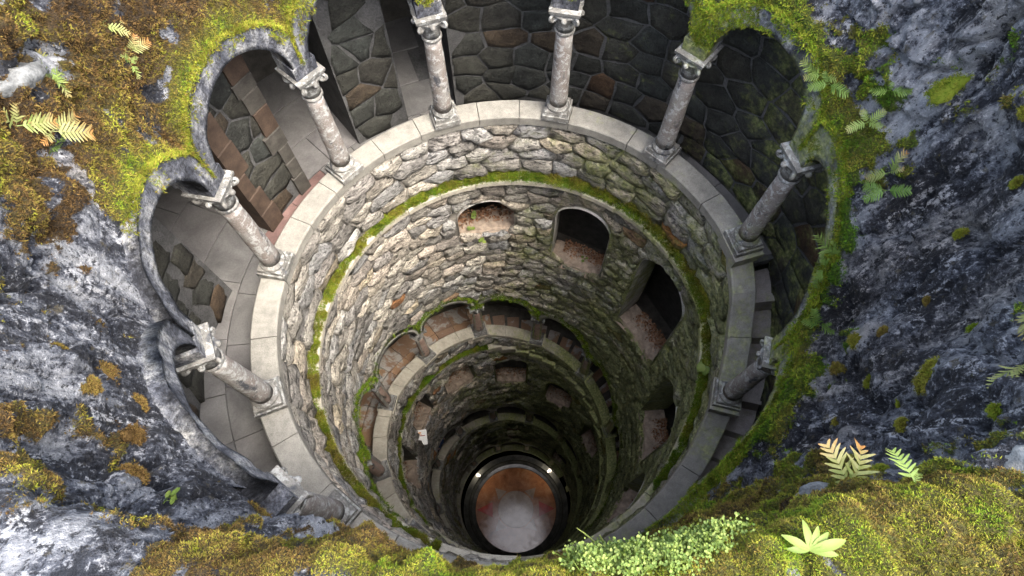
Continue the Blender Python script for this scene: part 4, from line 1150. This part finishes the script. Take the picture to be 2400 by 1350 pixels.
def fern(q, n_, L, fronds, hue0, brown, label, seed, npair=9, wid=0.36, group='polypody ferns on the rock'):
    """fronds: list of (picture angle deg, length factor)"""
    r = np.random.default_rng(seed)
    # local frame: x,y chosen from the picture's right/up so that fronds fan out as seen
    zx = n_ / np.linalg.norm(n_); xx = _rt - zx * (_rt @ zx); xx /= np.linalg.norm(xx); yy = np.cross(zx, xx)
    root = bpy.data.objects.new('fern', None); C.objects.link(root); root.empty_display_size = .05
    root.matrix_world = Matrix(((xx[0], yy[0], zx[0], q[0] * S), (xx[1], yy[1], zx[1], q[1] * S), (xx[2], yy[2], zx[2], q[2] * S), (0, 0, 0, 1)))
    tag(root, label, 'fern', group)
    for ang, lf in fronds:
        frond(root, L * lf, max(6, int(npair * (0.6 + .4 * lf))), wid, r.uniform(.5, 1.0), hue0 + r.uniform(-.06, .06), brown * r.uniform(.4, 1.3), rad(ang), r.uniform(.35, .7), r)
    return root


CUSH = [(5.9, 1.163, 30, .72, 'broad dark green moss cushion high on the shaded rock'), (-33.0, 1.085, 22, .60, 'upper of two touching moss cushions on the dark rock'), (-34.4, 1.055, 24, .55, 'lower of two touching moss cushions on the dark rock'), (-25.5, 1.078, 15, .78, 'bright round moss cushion alone in the dark rock face')]
CSM = [(-34.3, .908), (-24.8, .577), (-50.1, 1.20), (-23.0, .833), (-10.3, 1.234), (5.1, 1.243), (-4.8, 1.337), (-36.4, .709), (-41.1, 1.325), (-22.7, .709), (-19.7, .936), (-11.6, 1.03), (-40.5, 1.05), (-29, .75)]
CSL = [(212.3, 1.258), (217.0, 1.215), (217.1, 1.052), (224.0, 1.344), (212.9, 1.111), (228, 1.2), (222, 1.12)]
for a, z, px, h_, lab in CUSH:
    q, _n = rim_at(a, z); cushion(a, z, px / 1458 * np.linalg.norm(q - CAM), h_, lab)
for a, z in CSM:
    q, _n = rim_at(a, z); cushion(a, z, random.uniform(9, 17) / 1458 * np.linalg.norm(q - CAM), random.uniform(.35, .75), 'small round moss tuft dotting the dark streaked rock')
for a, z in CSL:
    q, _n = rim_at(a, z); cushion(a, z, random.uniform(12, 26) / 1458 * np.linalg.norm(q - CAM), random.uniform(.12, .36), 'small olive moss clump on the bluish rock below the landing', 'moss clumps on the bluish rock')

def F(a, z, L, fr, hue, brown, lab, seed, **k):
    q, n_ = rim_at(a, z)
    L *= .72
    if -25 < a < 30: q = q + n_ * .030 + np.array([0, 0, .012]); L *= 1.12
    if a < -45: n_ = n_ * .5 + np.array([0, .3, .8]); n_ /= np.linalg.norm(n_)
    fern(q, n_, L, fr, hue, brown, lab, seed, **k)
F(163.7, 1.235, .085, [(150, .9), (70, 1.0), (20, .95), (200, .7)], .62, .5, 'pale fern highest on the brown mossy rock', 1)
F(163.6, 1.15, .085, [(20, 1.0), (160, .7), (215, .8), (60, .8)], .66, .4, 'pale fern just below the highest one on the brown moss', 2)
F(165.0, 1.13, .070, [(200, .8), (330, .8), (100, .6)], .50, .2, 'small fern with short fronds near the mossy arch crown', 3)
F(173.9, 1.269, .085, [(190, 1.0), (60, .8), (20, 1.0), (300, .5), (110, .7)], .45, .35, 'spreading fern beside the white lichen slab', 4)
F(182.6, 1.29, .115, [(170, .9), (110, .7), (25, 1.0)], .60, .35, 'long-fronded pale fern at the picture edge on brown moss', 5)
F(181.0, 1.225, .110, [(160, .8), (40, 1.0), (5, 1.1), (230, .6)], .62, .55, 'largest pale fern of the brown rock, with bleached lobes', 6)
F(182.5, 1.20, .075, [(200, .8), (330, 1.0), (280, .7)], .22, .1, 'fresh green fern hanging below the bleached one', 7)
F(20.5, .955, .090, [(165, 1.0), (20, .7), (215, .7)], .30, .45, 'green fern hanging over the mossy arch beside the dark wall', 8)
F(18.6, .945, .080, [(350, 1.1), (200, .9), (120, .6)], .18, .2, 'darker green fern paired below the arch-edge fern', 9)
F(11.2, 1.065, .065, [(20, 1.0), (190, .9), (100, .5)], .22, .1, 'small star-shaped fern on the round mossy bulge', 10)
F(9.7, .935, .070, [(30, .9), (200, 1.0), (330, .8), (110, .7)], .40, .3, 'yellowish small fern in the dip between two mossy arches', 11)
F(0.6, .915, .085, [(165, 1.0), (20, 1.0), (340, .6)], .45, .5, 'yellow-tipped upper fern on the bright moss strip', 12)
F(-0.6, .885, .085, [(175, 1.0), (10, 1.0), (215, .9)], .12, .1, 'deep green lower fern on the bright moss strip', 13)
F(-6.2, .68, .125, [(172, 1.0), (150, .55)], .25, .2, 'long green fern frond reaching over the dark stair', 14, npair=12)
F(-8.2, .63, .095, [(185, 1.0), (10, .4), (40, .6)], .16, .0, 'second fern reaching over the dark stair', 15, npair=11)
F(-14.3, .47, .075, [(120, 1.1), (175, .9), (5, .8), (40, .6)], .14, .1, 'dark little fern on cushiony moss above the brown column', 16)
F(-30.2, 1.36, .11, [(165, .9), (195, 1.2), (130, .6)], .68, .3, 'bleached fern entering from the picture edge', 17)
F(-35.5, 1.34, .10, [(170, 1.0), (200, .6)], .60, .1, 'lower edge fern with narrow yellow lobes', 18)
F(-57.5, 1.33, .120, [(112, 1.0), (66, 1.0), (250, .35), (310, .35)], .52, .55, 'sunlit fern with rusty tips standing on the near moss', 19, npair=8, wid=.38)
F(-56.9, 1.49, .080, [(95, 1.0), (50, .4)], .45, .1, 'upright pale fern standing beside the rusty-tipped one', 20, npair=7, wid=.38)

# broad-leaved rosette on the near moss
def rosette(q, n_, L, angs, label, name='rosette_plant'):
    zx = n_; xx = _rt - zx * (_rt @ zx); xx /= np.linalg.norm(xx); yy = np.cross(zx, xx)
    root = bpy.data.objects.new(name, None); C.objects.link(root); root.empty_display_size = .05
    root.matrix_world = Matrix(((xx[0], yy[0], zx[0], q[0] * S), (xx[1], yy[1], zx[1], q[1] * S), (xx[2], yy[2], zx[2], q[2] * S), (0, 0, 0, 1)))
    tag(root, label, 'plant')
    for ang, lf in angs:
        Vl = []; Fl = []; n = 7; a = rad(ang); l = L * lf
        for i in range(n + 1):
            t = i / n; w = l * .14 * (math.sin(math.pi * min(1, t * .93 + .05)) ** .8); x = l * t; z = l * (.5 * t - .42 * t * t)
            for sgn in (-1, 0, 1): Vl.append((x, sgn * w, z + (abs(sgn) * w * .35)))
        for i in range(n):
            for k in (0, 1): Fl.append((i * 3 + k, i * 3 + k + 1, (i + 1) * 3 + k + 1, (i + 1) * 3 + k))
        Vl = np.array(Vl); Vl = np.column_stack([Vl[:, 0] * math.cos(a) - Vl[:, 1] * math.sin(a), Vl[:, 0] * math.sin(a) + Vl[:, 1] * math.cos(a), Vl[:, 2]])
        link('leaf', mesh_from('leaf', Vl, Fl, M['herb'], {'hue': random.uniform(.2, .45)}, True), root)
q, n_ = rim_top(291.3 - 360, 1.05)
rosette(q + np.array([0, 0, .01]), n_, .040, [(152, 1.0), (95, .95), (62, .85), (38, .9), (14, 1.25), (178, .8), (350, .9)], 'pale broad-leaved plant on the sunlit near moss')

# ------------------------------------------------------------------ seedlings, clover patch, grass blades
def leaf_disc(Vl, Fl, Hl, c, n_, size, r, notch=False):
    u = np.cross(n_, r.normal(0, 1, 3)); u /= np.linalg.norm(u) + 1e-9; w = np.cross(n_, u); b = len(Vl); h = r.random()
    Vl.append(c - n_ * size * .15); Hl.append(h)
    for i in range(7):
        a = 2 * math.pi * i / 7; Vl.append(c + (u * math.cos(a) + w * math.sin(a) * .85) * size * r.uniform(.9, 1.1)); Hl.append(h)
    for i in range(7): Fl.append((b, b + 1 + i, b + 1 + (i + 1) % 7))
def stem(Vl, Fl, Hl, p_, q_, w):
    b = len(Vl); s_ = np.cross(q_ - p_, _fw); s_ = s_ / (np.linalg.norm(s_) + 1e-9) * w
    Vl.extend([p_ - s_, p_ + s_, q_ + s_ * .7, q_ - s_ * .7]); Fl.append((b, b + 1, b + 2, b + 3)); Hl.extend([.4] * 4)
def seedling(q, n_, size, k, label, seed):
    r = np.random.default_rng(seed); root = empty('seedling', tuple(q)); tag(root, label, 'plant', 'seedlings')
    inv_ = Matrix.Translation(root.location).inverted()
    for i in range(k):
        Vl, Fl, Hl = [], [], []
        d_ = n_ * r.uniform(.6, 1.2) + r.normal(0, .6, 3); d_ /= np.linalg.norm(d_); c = q + d_ * size * r.uniform(1.2, 2.2)
        stem(Vl, Fl, Hl, q, c, size * .07); leaf_disc(Vl, Fl, Hl, c, (n_ + r.normal(0, .3, 3)) / 1.2, size, r)
        o = link('leaf', mesh_from('leaf', np.array(Vl), Fl, M['herb'], {'hue': np.array(Hl) * .6}), root); o.matrix_parent_inverse = inv_
qq, nn2 = rim_at(234.0, 1.233); seedling(qq, nn2, .010, 7, 'bright green seedling on the dark bluish rock', 3)
up_ = np.array([0, 0, 1.0])
seedling(P(102.5, 1.13, -1.14), up_, .018, 4, 'upper leafy sprout inside the highest niche', 4)
seedling(P(105.0, 1.05, -1.15), up_, .014, 4, 'lower sprout at the sill of the highest niche', 5)
seedling(P(101.5, 0.99, -1.21), up_, .014, 3, 'tiny sprout hanging below the highest niche', 6)
seedling(P(-5.5, 0.975, float(zstring(-5.5)) + .03), up_, .022, 9, 'leafy herb clump on the ledge of the shaded side', 7)
seedling(P(62, 1.10, -1.53), up_, .012, 3, 'small sprout in the niche with the mossy sill', 8)

r = np.random.default_rng(77); Vl, Fl, Hl = [], [], []
tp = RIM[:, NF - 12:NF + NCN + 16].reshape(-1, 3); tpx = proj(tp)
poly_x = [1330, 1380, 1450, 1530, 1600, 1680, 1740]; poly_lo = [1265, 1240, 1225, 1205, 1198, 1190, 1200]; poly_hi = [1300, 1318, 1325, 1318, 1290, 1255, 1225]
edge_n = fbm(tp * 40, 3, 12) - .5
okp = (tpx[:, 0] > 1330) & (tpx[:, 0] < 1740) & (tpx[:, 1] > np.interp(tpx[:, 0], poly_x, poly_lo) + 22 + edge_n * 110) & (tpx[:, 1] < np.interp(tpx[:, 0], poly_x, poly_hi) + 22 + edge_n * 120) & (tp[:, 2] > 1.2)
cand = tp[okp]
print('clover sites', len(cand))
if len(cand):
    for i in range(4200):
        q = cand[r.integers(len(cand))] + r.normal(0, .004, 3); h = r.uniform(.006, .030); d_ = np.array([r.normal(0, .35), r.normal(.25, .35), 1.0]); d_ /= np.linalg.norm(d_); c = q + d_ * h
        stem(Vl, Fl, Hl, q, c, .0007)
        for _ in range(3 if r.random() < .6 else 1):
            n_ = up_ * 1.2 + r.normal(0, .45, 3); n_ /= np.linalg.norm(n_); leaf_disc(Vl, Fl, Hl, c + r.normal(0, .0030, 3), n_, r.uniform(.0013, .0026), r)
    cv = link('clover_patch', mesh_from('clover_patch', np.array(Vl), Fl, M['herb'], {'hue': np.clip(np.array(Hl) * .75 - .05, 0, 1)})); tag(cv, 'pale green patch of tiny round-leaved clover on the near lip', kind='stuff')
    for k, (px, lab) in enumerate(((1408, 'longer of two grass blades rising beside the clover'), (1422, 'shorter grass blade leaning next to its taller twin'))):
        b0 = cand[np.argmin(np.abs(proj(cand)[:, 0] - px) + np.abs(proj(cand)[:, 1] - 1280))]; m_ = MB()
        pts_ = [b0 + np.array([-.004 * i * (1 + .2 * i) * (1 - k * .5), .0065 * i, .011 * i]) for i in range(6 - k)]
        m_.tube(pts_, [.0016, .0016, .0015, .0013, .001, .0004][:6 - k], 5); o = m_.build('grass_blade', M['herb'], None, {'hue': .7}); tag(o, lab, 'grass', 'grass blades by the clover')

# ------------------------------------------------------------------ loose boulders bedded in the rim
mat_b = mat_plain('pale_lichen_rock', (0.115, 0.118, 0.115), 0.9, 0.8, 9, 0, 1.0)
def boulder(a, z, ax, label, seed, sink=.3):
    q, n_ = rim_at(a, z); n1, n2 = 28, 16; th = np.linspace(0, 2 * np.pi, n1, endpoint=False); ph_ = np.linspace(-np.pi / 2, np.pi / 2, n2)
    TH_, PH_ = np.meshgrid(th, ph_, indexing='ij'); D = np.stack([np.cos(PH_) * np.cos(TH_), np.cos(PH_) * np.sin(TH_), np.sin(PH_)], -1).reshape(-1, 3)
    k = 1 + (fbm(D * 1.6 + seed, 4, seed) - .5) * .7; zx = n_; xx = _rt - zx * (_rt @ zx); xx /= np.linalg.norm(xx); yy = np.cross(zx, xx)
    Vb = q + (D[:, :1] * ax[0] * xx + D[:, 1:2] * ax[1] * yy + D[:, 2:] * ax[2] * zx) * k[:, None] - n_ * ax[2] * sink
    Fb = [(i * n2 + j, ((i + 1) % n1) * n2 + j, ((i + 1) % n1) * n2 + j + 1, i * n2 + j + 1) for i in range(n1) for j in range(n2 - 1)]
    o = link('boulder', mesh_from('boulder', Vb, Fb, mat_b, None, True)); tag(o, label, 'boulder', 'pale boulders in the rim')
boulder(-48.6, 1.475, (.046, .040, .035), 'smooth whitish boulder at the edge of the near moss', 2)
boulder(177.3, 1.335, (.038, .085, .03), 'white lichen-covered slab among the brown moss', 5)
boulder(-54.6, 1.10, (.045, .028, .025), 'grey streaked stone beside the rusty fern', 8, .4)

# ------------------------------------------------------------------ white sign, lamps, person deep in the shaft
SIGN = empty('wall_sign'); tag(SIGN, 'white stepped-outline sign with small orange and red print on the shaft wall', 'sign')
sq = P(169.4, .955, -3.93); sn = CAM - sq; sn /= np.linalg.norm(sn); sx = _rt - sn * (_rt @ sn); sx /= np.linalg.norm(sx); sy = np.cross(sn, sx)
def plate(pts_, h0, h1, name, c):
    """a flat piece of the sign board: outline in centimetres on the board"""
    Vp = [sq + sx * x * .01 / S + sy * y * .01 / S + sn * h for h in (h0, h1) for x, y in pts_]; k = len(pts_)
    Fp = [tuple(range(k - 1, -1, -1)), tuple(range(k, 2 * k))] + [(i, (i + 1) % k, k + (i + 1) % k, k + i) for i in range(k)]
    link(name, mesh_from(name, np.array(Vp), Fp, mat_plain(name + '_paint', c, .5, .05, 8, 0, 0)), SIGN)
plate([(-13, 17), (-9.5, -6), (-2, -7), (3, -17), (14, -16), (9, 19)], 0, .004, 'board', (.72, .73, .70))
plate([(-10, 12), (-9, 5), (-6.5, 5), (-6.8, 9), (-3, 9.4), (-3.4, 12.4)], .0055, .0065, 'emblem', (.60, .25, .06))
plate([(-5, 8), (-5, 5.2), (-2.4, 5.4), (-2.4, 8.2)], .0055, .0065, 'emblem', (.60, .25, .06))
plate([(-6.5, 4.4), (-6.3, 2.6), (6.2, 4.0), (6.0, 5.8)], .0055, .0065, 'print_line', (.30, .05, .05))
m_ = MB(); m_.tube([tuple(sq - sn * .004), tuple(P(169.4, 1.02, -3.97))], .006, 8); m_.build('bracket', M['greystone'], SIGN)
def lamp(a, r_, z, label):
    root = empty('bulkhead_lamp', tuple(P(a, r_, z))); tag(root, label, 'lamp', 'lamps at the foot of the shaft')
    m_ = MB(); m_.lathe([(.030, 0), (.034, .008), (.030, .020), (.016, .026)], 16); m_.build('base', mat_plain('lamp_metal', (.25, .26, .27), .35, .2, 8, .8, 0), root, None, True)
    m_ = MB(); m_.lathe([(.012, .026), (.019, .034), (.022, .045), (.019, .056), (.010, .064), (.002, .067)], 16)
    nb = NB('lamp_glass', .2); nb.b.inputs['Emission Color'].default_value = (1, .86, .68, 1); nb.b.inputs['Emission Strength'].default_value = 0.08
    m_.build('globe', nb.done((.8, .8, .78)), root, None, True)
    l = bpy.data.lights.new('lamp_bulb', 'POINT'); l.energy = LAMP_W; l.color = (1, .84, .64); l.shadow_soft_size = .09
    lo = bpy.data.objects.new('lamp_bulb', l); C.objects.link(lo); lo.parent = root; lo.location = (0, 0, .30)
LAMP_W = 3.5
lamp(139.0, 0.985, FLOOR_Z + .235, 'small round lamp on the wet kerb under the lowest arches')
lamp(46.0, 0.985, FLOOR_Z + .235, 'small round lamp glowing beside the wet floor on the shaded side')

def person(a, r_, z, face, label):
    root = empty('person', tuple(P(a, r_, z)), face); tag(root, label, 'person')
    H = 1.70 / S
    def skin(name, joints, edges, mat, parent):
        me = bpy.data.meshes.new(name); me.from_pydata([(x * H * S, y * H * S, q * H * S) for x, y, q, _ in joints], edges, [])
        o = link(name, me, parent); sm = o.modifiers.new('skin', 'SKIN'); me.materials.append(mat)
        for v, (_, _, _, rr_) in zip(me.skin_vertices[0].data, joints): v.radius = (rr_ * H * S, rr_ * H * S)
        me.skin_vertices[0].data[0].use_root = True
        ss = o.modifiers.new('sub', 'SUBSURF'); ss.levels = ss.render_levels = 2; return o
    sk = mat_plain('skin', (.45, .28, .20), .6, .1, 8, 0, 0)
    J = [(0, 0, .53, .075), (0, 0, .63, .08), (0, 0, .76, .085), (0, .0, .84, .035), (0, 0, .90, .055), (0, .01, .96, .05),
         (0, .10, .80, .04), (.02, .135, .66, .032), (.06, .11, .53, .024), (.08, .10, .48, .02), (0, -.10, .80, .04), (.02, -.135, .66, .032), (.06, -.11, .53, .024), (.08, -.10, .48, .02),
         (0, .05, .48, .06), (.01, .055, .27, .045), (-.005, .06, .05, .03), (.06, .06, .018, .02), (0, -.05, .48, .06), (.01, -.055, .27, .045), (-.005, -.06, .05, .03), (.06, -.06, .018, .02)]
    E_ = [(0, 1), (1, 2), (2, 3), (3, 4), (4, 5), (2, 6), (6, 7), (7, 8), (8, 9), (2, 10), (10, 11), (11, 12), (12, 13), (0, 14), (14, 15), (15, 16), (16, 17), (0, 18), (18, 19), (19, 20), (20, 21)]
    body = skin('body', J, E_, sk, root)
    g_ = .012
    jk = [(x, y, q, w + g_) for x, y, q, w in J]
    skin('jacket', [jk[0], jk[1], jk[2], jk[6], jk[7], jk[8], jk[10], jk[11], jk[12]], [(0, 1), (1, 2), (2, 3), (3, 4), (4, 5), (2, 6), (6, 7), (7, 8)], mat_plain('violet_cloth', (.10, .085, .33), .9, .2, 20, 0, 0), root)
    skin('trousers', [(0, 0, .52, .084), jk[14], jk[15], jk[16], jk[18], jk[19], jk[20]], [(0, 1), (1, 2), (2, 3), (0, 4), (4, 5), (5, 6)], mat_plain('denim', (.05, .09, .22), .9, .2, 20, 0, 0), root)
    m_ = MB(); m_.lathe([(.052 * H, .91 * H), (.060 * H, .94 * H), (.055 * H, .985 * H), (.03 * H, 1.005 * H), (.004, 1.01 * H)], 12, (-.006, 0, 0)); m_.build('hair', mat_plain('dark_hair', (.03, .02, .015), .6, .2, 20, 0, 0), root, None, True)
person(153.5, 1.175, float(zc(153.5 - 720)) - .26, rad(153.5 + 180), 'person in a violet-blue jacket behind the third-turn coping')
